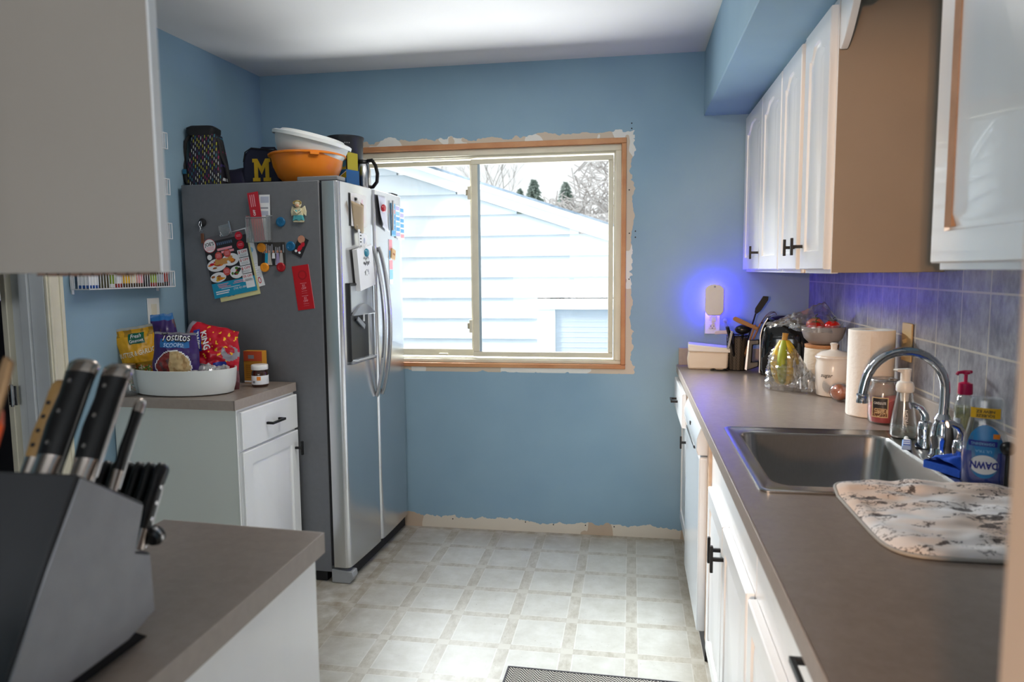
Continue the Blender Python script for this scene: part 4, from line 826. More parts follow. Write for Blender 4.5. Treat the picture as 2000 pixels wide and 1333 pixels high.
# family photo
t, F = side_thing('photograph', 'small photo of people standing together, held by orange and red magnets', 'photograph', -1.548, 1.473, out=0.0012)
random.seed(5); b = MB(); b.slab(F, -0.068, -0.050, 0.066, 0.052, 0, 0.001, mat('photo_dark', '#3a3634', 0.4))
for k in range(14): a = -0.062 + 0.009 * k; b.rect(F, a, random.uniform(-0.01, 0.01), a + 0.006, random.uniform(0.03, 0.048), 0.0012, random.choice([M_GREY, mat('photo_pale', '#b9b4ae', 0.5), M_DARK]))
for k, (x, m) in enumerate(((-0.040, M_DARK), (-0.024, M_CYAN), (-0.010, mat('photo_pale')), (0.010, M_PAPER), (0.030, mat('lavender_print', '#9f93b8', 0.5)), (0.047, mat('photo_pale')))):
    b.poly(F, [(x - 0.010, -0.046), (x + 0.010, -0.046), (x + 0.006, 0.006), (x - 0.006, 0.006)], 0.0014 + .0001 * k, m); b.disc(F, x, 0.012, 0.0045, 0.006, 0.0016, mat('photo_skin', '#c48a70', 0.5), 12)
b.rect(F, 0.002, -0.046, 0.018, -0.018, 0.0021, M_DARK); b.build('print', t, smooth=False)
# sports picture magnet
t, F = side_thing('photo_magnet', 'tilted dark picture of a player in red beside the lower blue magnet', 'magnet', -1.410, 1.508, out=0.0010)
F = rotframe(F, 0, 0, R(-27)); b = MB(); b.slab(F, -0.022, -0.046, 0.026, 0.040, 0, 0.002, M_DARK)
b.disc(F, -0.006, 0.028, 0.017, 0.017, 0.0024, mat('photo_skin'), 18); b.disc(F, 0.008, 0.012, 0.010, 0.010, 0.0024, M_RED, 10, .2); b.disc(F, 0.004, -0.006, 0.009, 0.014, 0.0026, M_RED, 10, .2); b.disc(F, -0.008, -0.028, 0.006, 0.006, 0.0026, M_PAPER, 8); b.disc(F, 0.010, -0.028, 0.006, 0.005, 0.0026, M_PAPER, 8); b.disc(F, 0.002, -0.018, 0.008, 0.008, 0.0025, M_RED, 9, .2); b.build('print', t, smooth=False)
# red card
t, F = side_thing('coupon_card', 'long red coupon card hanging alone low on the refrigerator side', 'card', -1.403, 1.330)
F = rotframe(F, 0, 0, R(7)); b = MB(); b.slab(F, -0.040, -0.098, 0.040, 0.095, 0, 0.001, mat('card_red', '#b8131f', 0.4)); b.rect(F, 0.0385, -0.098, 0.040, 0.095, 0.0012, M_PINK)
b.disc(F, 0.004, 0.052, 0.021, 0.021, 0.0012, mat('card_red_dark', '#98101a', 0.4), 26); b.disc(F, 0.004, 0.052, 0.015, 0.015, 0.0014, mat('card_red'), 26)
for y in (0.0, -0.055): b.text(F, 0.003, y + 0.006, 0.014, '$5', 0.0013, M_PINK); b.text(F, 0.003, y - 0.006, 0.013, 'OFF', 0.0013, M_PINK, bold=.01); b.rect(F, -0.012, y + 0.0155, 0.018, y + 0.017, 0.0013, M_PINK); b.rect(F, -0.010, y - 0.018, 0.016, y - 0.017, 0.0013, M_PINK); b.rect(F, -0.010, y - 0.027, 0.016, y - 0.0265, 0.0013, M_PINK)
b.build('sheet', t, smooth=False)

# ---- on the doors (local frame u = +y of the refrigerator, normal +x)
def door_thing(name, label, cat, y, z, group=None, out=0.001):
    px = -0.010 * (2 * y / W - 1) ** 2
    p = FM @ Vector((px + out, y, z)); t = thing(name, label, cat, p, FRA, group); return t, (Vector((0, 0, 0)), Vector((0, 1, 0)), Vector((0, 0, 1)), Vector((1, 0, 0)))
t, F = door_thing('drawing_paper', 'pale sheet with a faint pink drawing under the hanging tag on the left door', 'paper', 0.185, 1.655, out=0.003)
b = MB(); b.slab(F, -0.085, -0.060, 0.080, 0.085, 0, 0.001, mat('faded_paper', '#d8d6d4', 0.7)); b.disc(F, 0.035, 0.03, 0.016, 0.04, 0.0013, mat('faded_pink', '#d9bfc8', 0.6), 12, .2); b.disc(F, 0.045, -0.02, 0.010, 0.03, 0.0013, mat('faded_pink'), 12, .2); b.build('sheet', t, smooth=False)
t, F = door_thing('key_tag', 'curled tan cardboard tag with keys hanging on the upper left door', 'tag', 0.145, 1.630, out=0.004)
b = MB(); M_KRAFT = mat('kraft_card', '#a8967c', 0.7)
def curl(u, v): x = -0.05 + 0.10 * u + 0.03 * v; return Vector((0.004 + 0.035 * math.sin(PI * u) * (1 - v * 0.6) , x, 0.075 - 0.12 * v - 0.02 * math.sin(PI * u)))
b.surf(curl, 12, 10, M_KRAFT); o = b.build('card', t, solid=0.001)
b = MB(); b.tube([(0.012, 0.012 * math.cos(a), -0.035 + 0.012 * math.sin(a)) for a in [2 * PI * k / 16 for k in range(16)]], 0.0012, M_SILV, 6, True); b.build('key_ring', t)
b = MB(); b.obox((0.015, 0.012, -0.082), Vector((0.002, 0, 0)), Vector((0, 0.016, 0.003)), Vector((0, -0.004, 0.036)), M_PAPER); FT = (Vector((0.0175, 0.012, -0.082)), Vector((0, 1, 0)), Vector((0, 0, 1)), Vector((1, 0, 0)))
for k in range(4): b.rect(FT, -0.008, -0.024 + k * 0.014, 0.008, -0.018 + k * 0.014, 0.0004, M_DARK)
b.build('fob', t, smooth=False)
MB().axial([(0.008, 0), (0.006, 0.01)], (0, -0.0, 0.085), (1, 0.0, 0.085), M_BPL, 12).build('magnet', t)
t, F = door_thing('small_card', 'tiny pale card below the hanging key fob on the left door', 'card', 0.235, 1.535)
b = MB(); F2 = rotframe(F, 0, 0, R(-8)); b.slab(F2, -0.028, -0.034, 0.030, 0.032, 0, 0.001, M_PAPER); b.disc(F2, 0, 0, 0.010, 0.014, 0.0013, mat('pale_ink'), 14); b.build('sheet', t, smooth=False)
t, F = door_thing('notepad', 'thick white notepad with handwriting and a torn top edge on the left door', 'notepad', 0.195, 1.425, out=0.004)
F2 = rotframe(F, 0, 0, R(9)); b = MB(); b.slab(F2, -0.085, -0.105, 0.085, 0.080, 0, 0.022, M_PAPER)
for k in range(12): b.slab(F2, -0.080 + 0.014 * k, 0.080, -0.074 + 0.014 * k, 0.086, 0.018, 0.021, M_PAPER)
b.build('pages', t, smooth=False)
b = MB(); ink = M_DARK
def scrawl(b, F, pts, r=0.0006, h=0.023): b.tube([b.P(F, x, y, h) for x, y in pts], r, ink, 5)
for (cx, cy_, n_) in ((0.005, 0.030, 4), (0.0, 0.008, 5), (0.012, 0.004, 3)):
    scrawl(b, F2, [(cx - 0.03 + 0.06 * k / (n_ * 4), cy_ + 0.008 * math.sin(k * 1.9) + 0.003 * math.sin(k * 0.7)) for k in range(n_ * 4 + 1)])
scrawl(b, F2, [(-0.002 + 0.012 * math.cos(a), -0.034 + 0.013 * math.sin(a)) for a in [k * PI / 8 for k in range(14)]]); scrawl(b, F2, [(0.016, -0.022), (0.020, -0.046)]); scrawl(b, F2, [(-0.028, -0.030), (-0.018, -0.026), (-0.022, -0.044)])
b.build('handwriting', t)
t, F = door_thing('magnet', 'teal round magnet holding the notepad', 'magnet', 0.195, 1.480, out=0.024)
MB().axial([(0.016, 0), (0.019, 0.006), (0.016, 0.012), (0.006, 0.014)], (0, 0, 0), (1, 0, 0), mat('teal_glossy', '#2e7f98', 0.25), 24).build('body', t)
t, F = door_thing('note_paper', 'curling pale paper under a red magnet on the right door', 'paper', SP + 0.075, 1.665)
b = MB()
def curl2(u, v): wv = 0.5 + 0.5 * (1 - abs(2 * v - 0.7)); return Vector((0.002 + 0.030 * max(0, (0.35 - u)) * (1 + v) + 0.02 * max(0, v - .7), -0.055 + 0.12 * u + 0.02 * v, 0.095 - 0.17 * v + (0.03 * (v * (1 - u)))))
b.surf(curl2, 12, 12, mat('lilac_paper', '#cdd0dc', 0.7)); b.build('sheet', t, solid=0.001)
t, F = door_thing('magnet', 'red round magnet on the curling paper of the right door', 'magnet', SP + 0.095, 1.700, out=0.005)
MB().axial([(0.015, 0), (0.019, 0.006), (0.016, 0.013), (0.006, 0.015)], (0, 0, 0), (1, 0, 0), mat('red_glossy', '#b01a2e', 0.25), 24).build('body', t)
def pages(t, F, n, w_, h_, dz):
    b = MB(); random.seed(n)
    for k in range(n):
        o = 0.004 * k; x0 = -w_ * n / 2 + w_ * k
        b.slab(F, x0, -h_ / 2 - dz * k, x0 + w_, h_ / 2 - dz * k, 0.001 + o * 0.3, 0.002 + o * 0.3, M_LBLU if k == 0 else M_PAPER)
        for q in range(6):
            y0 = -h_ / 2 + 0.008 + q * h_ / 6.2 - dz * k; b.rect(F, x0 + 0.004, y0, x0 + w_ - 0.005, y0 + h_ / 9, 0.0024 + o * 0.3, random.choice([M_LBLU, mat('sky_print', '#5ea8dc', 0.5), M_PINK, mat('lilac_print', '#b9b3dd', 0.5), mat('sky_print')]))
    b.build('sheet', t, smooth=False)
t, F = door_thing('leaflet', 'blue and white folded leaflet near the far edge of the right door', 'leaflet', 0.665, 1.655, out=0.004)
pages(t, F, 3, 0.058, 0.165, 0.006)
MB().obox((0.010, -0.085, 0.02), Vector((0.004, 0, 0)), Vector((0, 0.006, 0)), Vector((0, 0.006, 0.075)), M_SILV).build('clip', t)
t, F = door_thing('bookmark', 'narrow pink and blue paper strip low on the right door', 'paper strip', 0.560, 1.455)
b = MB(); b.slab(F, -0.024, -0.125, 0.024, 0.10, 0, 0.001, M_PAPER); b.rect(F, -0.022, 0.045, 0.022, 0.098, 0.0013, M_PINK); b.rect(F, -0.022, 0.0, -0.004, 0.044, 0.0013, mat('sky_print')); b.rect(F, -0.022, -0.05, 0.022, -0.005, 0.0013, M_PINK); b.rect(F, -0.022, -0.10, 0.022, -0.052, 0.0013, M_LBLU); b.build('sheet', t, smooth=False)
t, F = door_thing('wooden_magnet', 'square wooden magnet pinned on the narrow paper strip', 'magnet', 0.580, 1.480, out=0.003)
F2 = rotframe(F, 0, 0, R(-14)); b = MB(); b.slab(F2, -0.024, -0.024, 0.024, 0.026, 0, 0.008, mat('pale_wood', '#c8a271', 0.5)); b.rect(F2, -0.014, -0.004, 0.014, 0.006, 0.0084, M_BRN); b.build('block', t, smooth=False)

# ================================================================ ON THE LEFT COUNTER
def bag_surface(w_, h_, t_, seedv, crumple=0.006, top_flat=0.12, taper=0.0):
    """pillow shaped bag standing on its bottom edge; u across, v up; returns a point function for one side"""
    def fn(u, v, side):
        x = (u - 0.5) * w_ * (1 - taper * (v - 0.5)); prof_ = max(0.0, math.sin(PI * min(1, v / (1 - top_flat)))) ** 0.55 if v < 1 - top_flat else 0.0
        edge_ = max(0.0, 1 - abs(2 * u - 1) ** 2.6) ** 0.6; y = side * (t_ / 2 * prof_ * edge_ + 0.0008)
        q = Vector((u * 3.1 + seedv, v * 3.7, side * 2.0)); n1 = noise.noise(q * 1.6) + 0.6 * noise.noise(q * 4.3)
        x += crumple * 0.9 * noise.noise(Vector((v * 5, seedv, 1))) ; y += side * crumple * n1 * (0.3 + prof_ * edge_)
        return Vector((x, y, v * h_ + crumple * 0.6 * noise.noise(Vector((u * 6, seedv * 2, 3)))))
    return fn
def bag(t, fn, mf_front, m_back, nu=44, nv=52, name='wrapper', extra=None):
    b = MB(); b.surf(lambda u, v: fn(u, v, -1), nu, nv, mf_front); b.surf(lambda u, v: fn(1 - u, v, 1), nu // 2, nv // 2, m_back)
    if extra: extra(b)
    return b.build(name, t, ang=60)
def on_bag(fn, w_, h_, off=0.0015):   # maps design coords (x across, y up, metres) to the front face
    def g_(x, y):
        u, v = x / w_ + 0.5, y / h_; p = fn(u, v, -1); e_ = 0.01
        n = (fn(u + e_, v, -1) - p).cross(fn(u, v + e_, -1) - p)
        n = n.normalized() if n.length > 1e-9 else Vector((0, -1, 0))
        if n.y > 0: n = -n
        return p + n * off
    return g_
def fvn(u, v, s_, k): return noise.noise(Vector((u * s_, v * s_, k)))

def LPt(x, y, z): return LM @ Vector((x, y, z)) if False else Vector((x, y, z))
tray = thing('serving_tray', 'large round white deep tray full of snack bags on the small left counter', 'tray', (-1.785, 2.635, CT + 0.001), SKEW)
M_TRAY = mat('tray_white', '#dfe2df', 0.4)
b = MB(); sx = 1.22
b.lathe([(0.148, 0), (0.158, 0.004), (0.166, 0.04), (0.171, 0.100), (0.167, 0.101), (0.162, 0.04), (0.152, 0.008), (0.0005, 0.007)], M_TRAY, seg=64, sx=1.29, sy=0.80); b.build('pan', tray, ang=50)
# crouton pouch
M_CY = mat('pouch_yellow', '#d9a01f', 0.3); M_CO = mat('pouch_ochre', '#a07818', 0.35); M_CG = mat('pouch_green', '#0d5b45', 0.35); M_CW = mat('pouch_silver', '#b9b7ae', 0.25, 0.4)
t = thing('crouton_pouch', 'yellow stand-up pouch of butter and garlic croutons leaning left in the tray', 'snack bag', (-1.935, 2.620, CT + 0.012), R(14))
t.rotation_euler = (R(8), R(-9), R(14)); w_, h_ = 0.150, 0.262; fn = bag_surface(w_, h_, 0.060, 1.3, 0.005, 0.10, -0.10)
def mf(u, v):
    if v > 0.965: return M_CW
    if v > 0.84 + 0.03 * math.sin(u * 7): return M_CO if fvn(u, v, 7, 2) > -0.1 else M_CY
    if v < 0.42 - 0.10 * abs(u - .5):
        k = fvn(u, v, 11, 5)
        if u > 0.72 and v < 0.30: return M_CY
        return [M_BRN, mat('crouton_orange', '#c9682a', 0.5), M_GREEN, mat('onion_white', '#d7c2b0', 0.5), mat('leaf_print', '#7f9a2e', 0.5)][int((k + 1) * 7 + u * 3) % 5]
    if v < 0.47: return M_CO
    return M_CY
def extra(b):
    g_ = on_bag(fn, w_, h_)
    for (x0, x1, y0, y1, m, o) in ((-0.020, 0.040, 0.196, 0.236, M_CG, 0.0012),):
        gg = on_bag(fn, w_, h_, o); b.surf(lambda u, v: gg(x0 + (x1 - x0) * u, y0 + (y1 - y0) * v), 8, 6, m)
    b.text(None, 0.009, 0.224, 0.019, 'Fresh', 0, M_PAPER, rot=R(3), fn=on_bag(fn, w_, h_, 0.003), bold=.01, shear=.2); b.text(None, 0.010, 0.207, 0.017, 'Gourmet', 0, M_PAPER, rot=R(3), fn=on_bag(fn, w_, h_, 0.003), bold=.01, wid=0.052)
    b.text(None, 0.0, 0.158, 0.026, 'BUTTER & GARLIC', 0, mat('cream_letters', '#e6dcc0', 0.4), rot=R(5), fn=on_bag(fn, w_, h_, 0.0035), wid=0.136, bold=.015)
bag(t, fn, mf, M_CW, extra=extra)
# scoops corn chip bag, upside rolled
M_PU = mat('bag_purple', '#3c2763', 0.28); M_BB = mat('bag_blue', '#2a6aa8', 0.3)
t = thing('tortilla_chip_bag', 'purple bag of scoop-shaped tortilla chips with a big window, front of the tray', 'snack bag', (-1.790, 2.590, CT + 0.010), R(14))
t.rotation_euler = (R(6), R(3), R(17)); w_, h_ = 0.178, 0.240; fn2 = bag_surface(w_, h_, 0.085, 4.1, 0.005, 0.04, 0.25)
def mf2(u, v):
    d = ((u - 0.50) / 0.38) ** 2 + ((v - 0.44) / 0.29) ** 2; d2 = d + 0.1 * fvn(u, v, 4, 1)
    if d2 < 0.9:
        k = fvn(u, v, 9, 8)
        if u > 0.40 and v > 0.28 + 0.15 * u * 0: return mat('chip_pale', '#c9ac7c', 0.6) if k > -0.12 else mat('chip_tan', '#b18f60', 0.6)
        return mat('salsa_red', '#7e2a26', 0.5) if k > -0.2 else mat('salsa_dark', '#4d2a2c', 0.5)
    if d2 < 1.02: return M_PAPER
    if v > 0.76 and v < 0.90 and 0.18 < u < 0.85: return M_BB
    if v > 0.97: return mat('bag_clear_grey', '#8b8790', 0.2)
    return M_PU
def extra2(b):
    b.text(None, 0.0, 0.193, 0.020, 'SCOOPS!', 0, mat('pale_letters', '#a9c6e6', 0.4), fn=on_bag(fn2, w_, h_, 0.003), wid=0.078, bold=.02)
    b.text(None, 0.006, 0.220, 0.040, 'Tostitos', 0, M_DARK, fn=on_bag(fn2, w_, h_, 0.0025), wid=0.125, bold=.06); b.text(None, 0.006, 0.221, 0.038, 'Tostitos', 0, M_PAPER, fn=on_bag(fn2, w_, h_, 0.0036), wid=0.118, bold=.0)
bag(t, fn2, mf2, M_PU, extra=extra2)
# red licorice bag with clear back part
M_TR = mat('bag_red', '#b50f26', 0.28)
t = thing('licorice_bag', 'red licorice candy bag with yellow stars and clear windows at the back of the tray', 'snack bag', (-1.742, 2.690, CT + 0.03), R(5))
t.rotation_euler = (R(-4), R(14), R(10)); w_, h_ = 0.250, 0.240; fn3 = bag_surface(w_, h_, 0.08, 7.7, 0.008, 0.03, 0.45)
def mf3(u, v):
    k = fvn(u, v, 3, 4)
    if v < 0.35 and u > 0.35: return mat('bag_dark_clear', '#6d3f45', 0.2) if k > 0 else mat('bag_clear_grey')
    if (u - .86) ** 2 + (v - .62) ** 2 < 0.018 and k > -0.3: return mat('bag_clear_grey')
    if fvn(u, v, 15, 6) > 0.42 and u > 0.3: return M_YEL
    if u < 0.10: return mat('bag_clear_grey')
    return M_TR
def extra3(b):
    gg = on_bag(fn3, w_, h_, 0.002)
    for (cx, cz, ww, hh, m, rr) in ((-0.052, 0.168, 0.090, 0.030, mat('bag_royal', '#2c3d9c', 0.3), R(-62)), (0.062, 0.095, 0.050, 0.016, mat('bag_royal'), R(25))):
        c, s_ = math.cos(rr), math.sin(rr); b.surf(lambda u, v: gg(cx + (u - .5) * ww * c - (v - .5) * hh * s_, cz + (u - .5) * ww * s_ + (v - .5) * hh * c), 8, 5, m)
    b.text(None, -0.020, 0.176, 0.036, 'KING', 0, M_PAPER, rot=R(-62), fn=on_bag(fn3, w_, h_, 0.004), wid=0.075, bold=.03); b.text(None, -0.055, 0.168, 0.030, 'TWIST', 0, M_PAPER, rot=R(-62), fn=on_bag(fn3, w_, h_, 0.004), wid=0.070, bold=.03)
    for k in range(4): b.disc((Vector((0, 0, 0)), Vector((1, 0, 0)), Vector((0, 0, 1)), Vector((0, -1, 0))), 0, 0, 0.001, 0.001, 0, M_YEL, 5)
bag(t, fn3, mf3, M_TR, extra=extra3)
t = thing('candy_bag', 'small red and dark candy bag squeezed between the yellow pouch and the purple chip bag', 'snack bag', (-1.868, 2.640, CT + 0.01), R(12))
t.rotation_euler = (R(4), R(8), R(10)); fn4 = bag_surface(0.085, 0.185, 0.05, 2.2, 0.005, 0.08)
bag(t, fn4, lambda u, v: M_DARK if fvn(u, v, 3, 9) > 0.05 else (mat('letter_lilac', '#8077a8', 0.4) if (0.03 < (u - .4) ** 2 + (v * 1.6 - .85) ** 2 < 0.075) else M_TR), M_DARK, 24, 30)
t = thing('candy_bag', 'dark purple and blue bag standing against the wall behind the tray bags', 'snack bag', (-1.915, 2.725, CT + 0.012), R(20))
t.rotation_euler = (R(0), R(-4), R(24)); fn5 = bag_surface(0.115, 0.300, 0.07, 9.2, 0.007, 0.05, 0.5)
bag(t, fn5, lambda u, v: M_BB if v > 0.90 else (mat('bag_mauve', '#5f4650', 0.3) if fvn(u, v, 4, 3) > 0.22 and u > .4 else M_PU), M_PU, 24, 34)
t = thing('clear_pouch', 'crumpled clear empty plastic pouch at the right end of the tray', 'pouch', (-1.665, 2.615, CT + 0.070), R(10))
random.seed(9); b = MB(); b.surf(lambda u, v: Vector(((u - .5) * 0.13, (v - .5) * 0.10, 0.030 + 0.030 * fvn(u, v, 3, 1) + 0.012 * fvn(u, v, 9, 2))), 24, 20, clear_mat('pouch_film', '#d8d8dc', 0.35, 0.4, 0.15)); b.build('film', t, ang=30)
# box, hazelnut jar, clear jar
t = thing('snack_box', 'orange and red cardboard box standing behind the hazelnut spread jar', 'box', (-1.618, 2.892, CT), SKEW)
b = MB(); b.box(-0.045, 0.045, -0.018, 0.018, 0, 0.142, mat('box_orange', '#c88a2c', 0.5)); b.build('carton', t, bev=0.001)
b = MB(); Fb = (Vector((0, -0.0185, 0)), Vector((1, 0, 0)), Vector((0, 0, 1)), Vector((0, -1, 0))); b.rect(Fb, -0.044, 0.098, 0.044, 0.141, 0.0004, mat('box_red', '#c4502f', 0.5)); b.rect(Fb, -0.022, 0.108, 0.006, 0.124, 0.0007, M_GREY)
b.rect(Fb, -0.044, 0.004, 0.044, 0.012, 0.0005, M_PAPER)
for k in range(7): b.rect(Fb, -0.035, 0.025 + k * 0.009, 0.035, 0.0275 + k * 0.009, 0.0006, mat('box_brown', '#8a5a1c', 0.5))
b.build('front_label', t, smooth=False)
t = thing('spread_jar', 'small jar of hazelnut spread with a white lid beside the tray', 'jar', (-1.548, 2.800, CT))
b = MB(); b.lathe([(0.030, 0), (0.0335, 0.005), (0.034, 0.052), (0.033, 0.064), (0.028, 0.070), (0.028, 0.073)], mat('hazelnut_brown', '#3a1d12', 0.2, coat=0.6), seg=36); b.build('jar_body', t, ang=50)
b = MB(); b.lathe([(0.0345, 0.012), (0.0348, 0.014), (0.0348, 0.047), (0.0345, 0.049)], M_PAPER, seg=36, cap0=False, cap1=False); Fj = lambda x, y: Vector((0.0354 * math.sin(x / 0.0354), -0.0354 * math.cos(x / 0.0354), y))
b.surf(lambda u, v: Fj(0.004 + 0.016 * u, 0.030 + 0.016 * v), 4, 2, M_ORA); b.surf(lambda u, v: Fj(-0.016 + 0.012 * u, 0.018 + 0.010 * v), 4, 2, M_GREY); b.build('label', t)
b = MB(); b.lathe([(0.0335, 0.073), (0.0345, 0.075), (0.0345, 0.091), (0.032, 0.094), (0.001, 0.094)], M_WPL, seg=40); b.build('lid', t, ang=40)
t = thing('glass_jar', 'clear glass jar with a metal screw lid behind the knife handles', 'jar', (-1.965, 2.527, CT))
b = MB(); b.lathe([(0.036, 0), (0.039, 0.006), (0.039, 0.095), (0.031, 0.108)], M_CLEAR, seg=28, cap1=False); b.build('glass', t, ang=50)
MB().lathe([(0.034, 0.108), (0.0345, 0.124), (0.032, 0.126), (0.001, 0.126)], mat('brass_lid', '#b3a98c', 0.35, 0.9), seg=32).build('lid', t, ang=40)

# ---- wire racks on the left wall (local y runs along the wall)
M_WIRE = mat('white_wire', '#d9dbe0', 0.4)
RK0, RK1 = 2.345, 2.815
rack = thing('wire_rack', 'white coated wire spice rack with four shelves on the left wall beside the refrigerator', 'rack', (0, 0, 0))
TURN[0] = LM
RX0, RX1 = XL + 0.004, XL + 0.084
for k, zz in enumerate((1.338, 1.540, 1.725, 1.915)):
    hgt = 0.065; rr = 0.0016; f = MB(); r0 = RK0 if k == 0 else RK0
    for (xx, z_) in ((RX1, zz), (RX1, zz + hgt), (RX0, zz), (RX0, zz + hgt)): f.tube([(xx, r0, z_), (xx, RK1, z_)], 0.0024, M_WIRE, 6)
    for yy in (r0, RK1):
        f.tube([(RX0, yy, zz + hgt), (RX0, yy, zz), (RX1, yy, zz), (RX1, yy, zz + hgt), (RX0, yy, zz + hgt)], 0.0022, M_WIRE, 6)
        for q in range(1, 5): f.tube([(RX0 + 0.016 * q, yy, zz), (RX0 + 0.016 * q, yy, zz + hgt)], rr, M_WIRE, 5)
    n = 34
    for q in range(1, n): yy = r0 + (RK1 - r0) * q / n; f.tube([(RX1, yy, zz + hgt), (RX1, yy, zz), (RX0, yy, zz)], rr, M_WIRE, 5)
    f.build('shelf_basket', rack, ang=60)
for yy in (RK0 + 0.008, RK1 - 0.008): MB().box(XL + 0.0005, XL + 0.006, yy - 0.005, yy + 0.005, 1.32, 2.0, M_WIRE).build('rail', rack, bev=0.001)
TURN[0] = Matrix.Identity(4)
def jar_on(label, cat, y, z, r, h, body, lidc, lab=None, name='spice_jar', square=False, group='spice jars in the bottom wire rack', x=-0.0):
    p = LM @ Vector((XL + 0.044 + x, y, z + 0.0035)); t = thing(name, label, cat, p, SKEW, group)
    if square: MB().box(-r, r, -r, r, 0, h, body).build('carton', t, bev=0.001)
    else: MB().lathe([(r * .92, 0), (r, 0.004), (r, h * 0.78), (r * .8, h * 0.82)], body, seg=20).build('glass', t, ang=50); MB().lathe([(r * .9, h * 0.82), (r * .9, h), (0.001, h)], lidc, seg=20).build('lid', t, ang=40)
    if lab is not None:
        if square: MB().box(r, r + 0.0006, -r * .9, r * .9, h * .15, h * .85, lab).box(-r * .9, r * .9, -r - 0.0006, -r, h * .15, h * .85, lab).build('label', t)
        else: MB().lathe([(r * 1.012, h * .18), (r * 1.012, h * .62)], lab, seg=20, cap0=False, cap1=False).build('label', t)
    return t
M_SB = mat('spice_brown', '#4a3524', 0.3); M_SG = mat('spice_olive', '#4c4a33', 0.5); M_SR = mat('spice_red', '#9c2218', 0.35); M_PEP = mat('paprika_orange', '#9c4a2c', 0.35)
yy = 2.362
for (lab, r, h, bm, lm_, lb, sq_) in (
    ('blue labelled tin at the near end of the bottom wire rack', 0.024, 0.075, mat('tin_blue', '#1c4f9a', 0.4), M_BPL, M_PAPER, True),
    ('olive brown box second from the near end of the bottom rack', 0.026, 0.072, M_SG, M_BPL, None, True),
    ('white jar with green leaves printed, third from the near end of the bottom rack', 0.021, 0.080, M_PAPER, M_RED, mat('leaf_print'), False),
    ('red capped spice jar with a green label in the bottom rack', 0.019, 0.082, M_SR, M_RED, M_PAPER, False),
    ('spice jar with a pale yellow label and red cap in the bottom rack', 0.021, 0.084, M_SB, M_RED, M_YEL, False),
    ('brown spice jar with a cream label and red cap in the bottom rack', 0.019, 0.084, M_SB, M_RED, M_CRM, False),
    ('dark spice jar with pink label and red cap in the bottom rack', 0.019, 0.082, M_SB, M_RED, M_PINK, False),
    ('black spice jar near the middle of the bottom rack', 0.018, 0.080, M_DARK, M_BPL, None, False),
    ('spice jar with a lime green label in the bottom rack', 0.020, 0.084, M_SR, mat('leaf_print'), mat('lime_print', '#9ab83c', 0.5), False),
    ('jar with a pale grey label at the middle right of the bottom rack', 0.022, 0.080, M_SB, M_BPL, mat('pale_ink'), False),
    ('brown spice jar beside the grey labelled jar in the bottom rack', 0.018, 0.080, M_SR, M_BPL, M_SB, False)):
    jar_on(lab, 'jar', yy + r, 1.338, r, h, bm, lm_, lb, square=sq_, name='spice_tin' if sq_ else 'spice_jar'); yy += 2 * r + 0.0005
jar_on('red topped spice shaker at the far end of the bottom rack', 'jar', 2.793, 1.338, 0.019, 0.100, M_DARK, M_RED, M_SR)
jar_on('orange paprika jar with black cap at the far end of the third rack down', 'jar', 2.782, 1.540, 0.020, 0.115, M_PEP, M_BPL, M_SR, group='jars at the far ends of the upper wire racks')
jar_on('squat orange jar with black lid at the far end of the second rack down', 'jar', 2.780, 1.725, 0.024, 0.105, M_PEP, M_BPL, None, group='jars at the far ends of the upper wire racks')
# outlet cover on the left wall
t = thing('wall_outlet', 'white outlet cover on the left wall above the tray, a black plug in it', 'outlet', LM @ Vector((XL + 0.0005, 2.775, 1.232)), SKEW)
MB().box(0, 0.005, -0.036, 0.036, -0.058, 0.058, M_WPL).build('cover_plate', t, bev=0.002); MB().box(0.005, 0.007, -0.017, 0.017, -0.033, 0.033, M_VINYL).build('socket', t, bev=0.001)
b = MB(); b.box(0.007, 0.025, -0.008, 0.012, -0.045, -0.020, M_BPL); b.tube([(0.025, 0.002, -0.032), (0.036, 0.004, -0.045), (0.030, 0.010, -0.085), (0.012, 0.02, -0.16)], 0.0025, M_BPL, 7); b.build('plug', t, bev=0.002)

# ================================================================ ON TOP OF THE REFRIGERATOR
FT_ = FH
def ftop(x, y, z=0.0): return Vector((x, y, FT_ + 0.0005 + z))
M_OB = mat('orange_plastic', '#e2801c', 0.3, sss=0.15); M_WB = mat('translucent_white_plastic', '#d3d5d2', 0.35, sss=0.1)
t = thing('orange_bowl', 'large orange plastic mixing bowl on the refrigerator front edge', 'bowl', ftop(-1.462, 3.150))
b = MB(); b.lathe([(r * .95, z_ * .93) for r, z_ in ((0.085, 0), (0.098, 0.006), (0.138, 0.040), (0.160, 0.090), (0.168, 0.138), (0.181, 0.139), (0.182, 0.146), (0.176, 0.150), (0.165, 0.150), (0.157, 0.10), (0.130, 0.050), (0.090, 0.010), (0.001, 0.008))], M_OB, seg=64); b.build('body', t, ang=50)
b = MB(); b.box(0.150, 0.175, -0.020, 0.020, 0.118, 0.132, M_OB); o = b.build('grip_tab', t, bev=0.003); o.rotation_euler = (0, 0, R(-55))
tilt = R(13.5)
t = thing('white_bowl', 'white translucent plastic bowl tilted inside the orange bowl', 'bowl', ftop(-1.464, 3.150, 0.086)); t.rotation_euler = (0, tilt, 0)
b = MB(); b.lathe([(0.085, 0), (0.098, 0.004), (0.138, 0.040), (0.156, 0.080), (0.164, 0.115), (0.171, 0.117), (0.171, 0.122), (0.160, 0.122), (0.152, 0.080), (0.094, 0.010), (0.001, 0.008)], M_WB, (0, 0, 0), 64); b.build('body', t, ang=50)
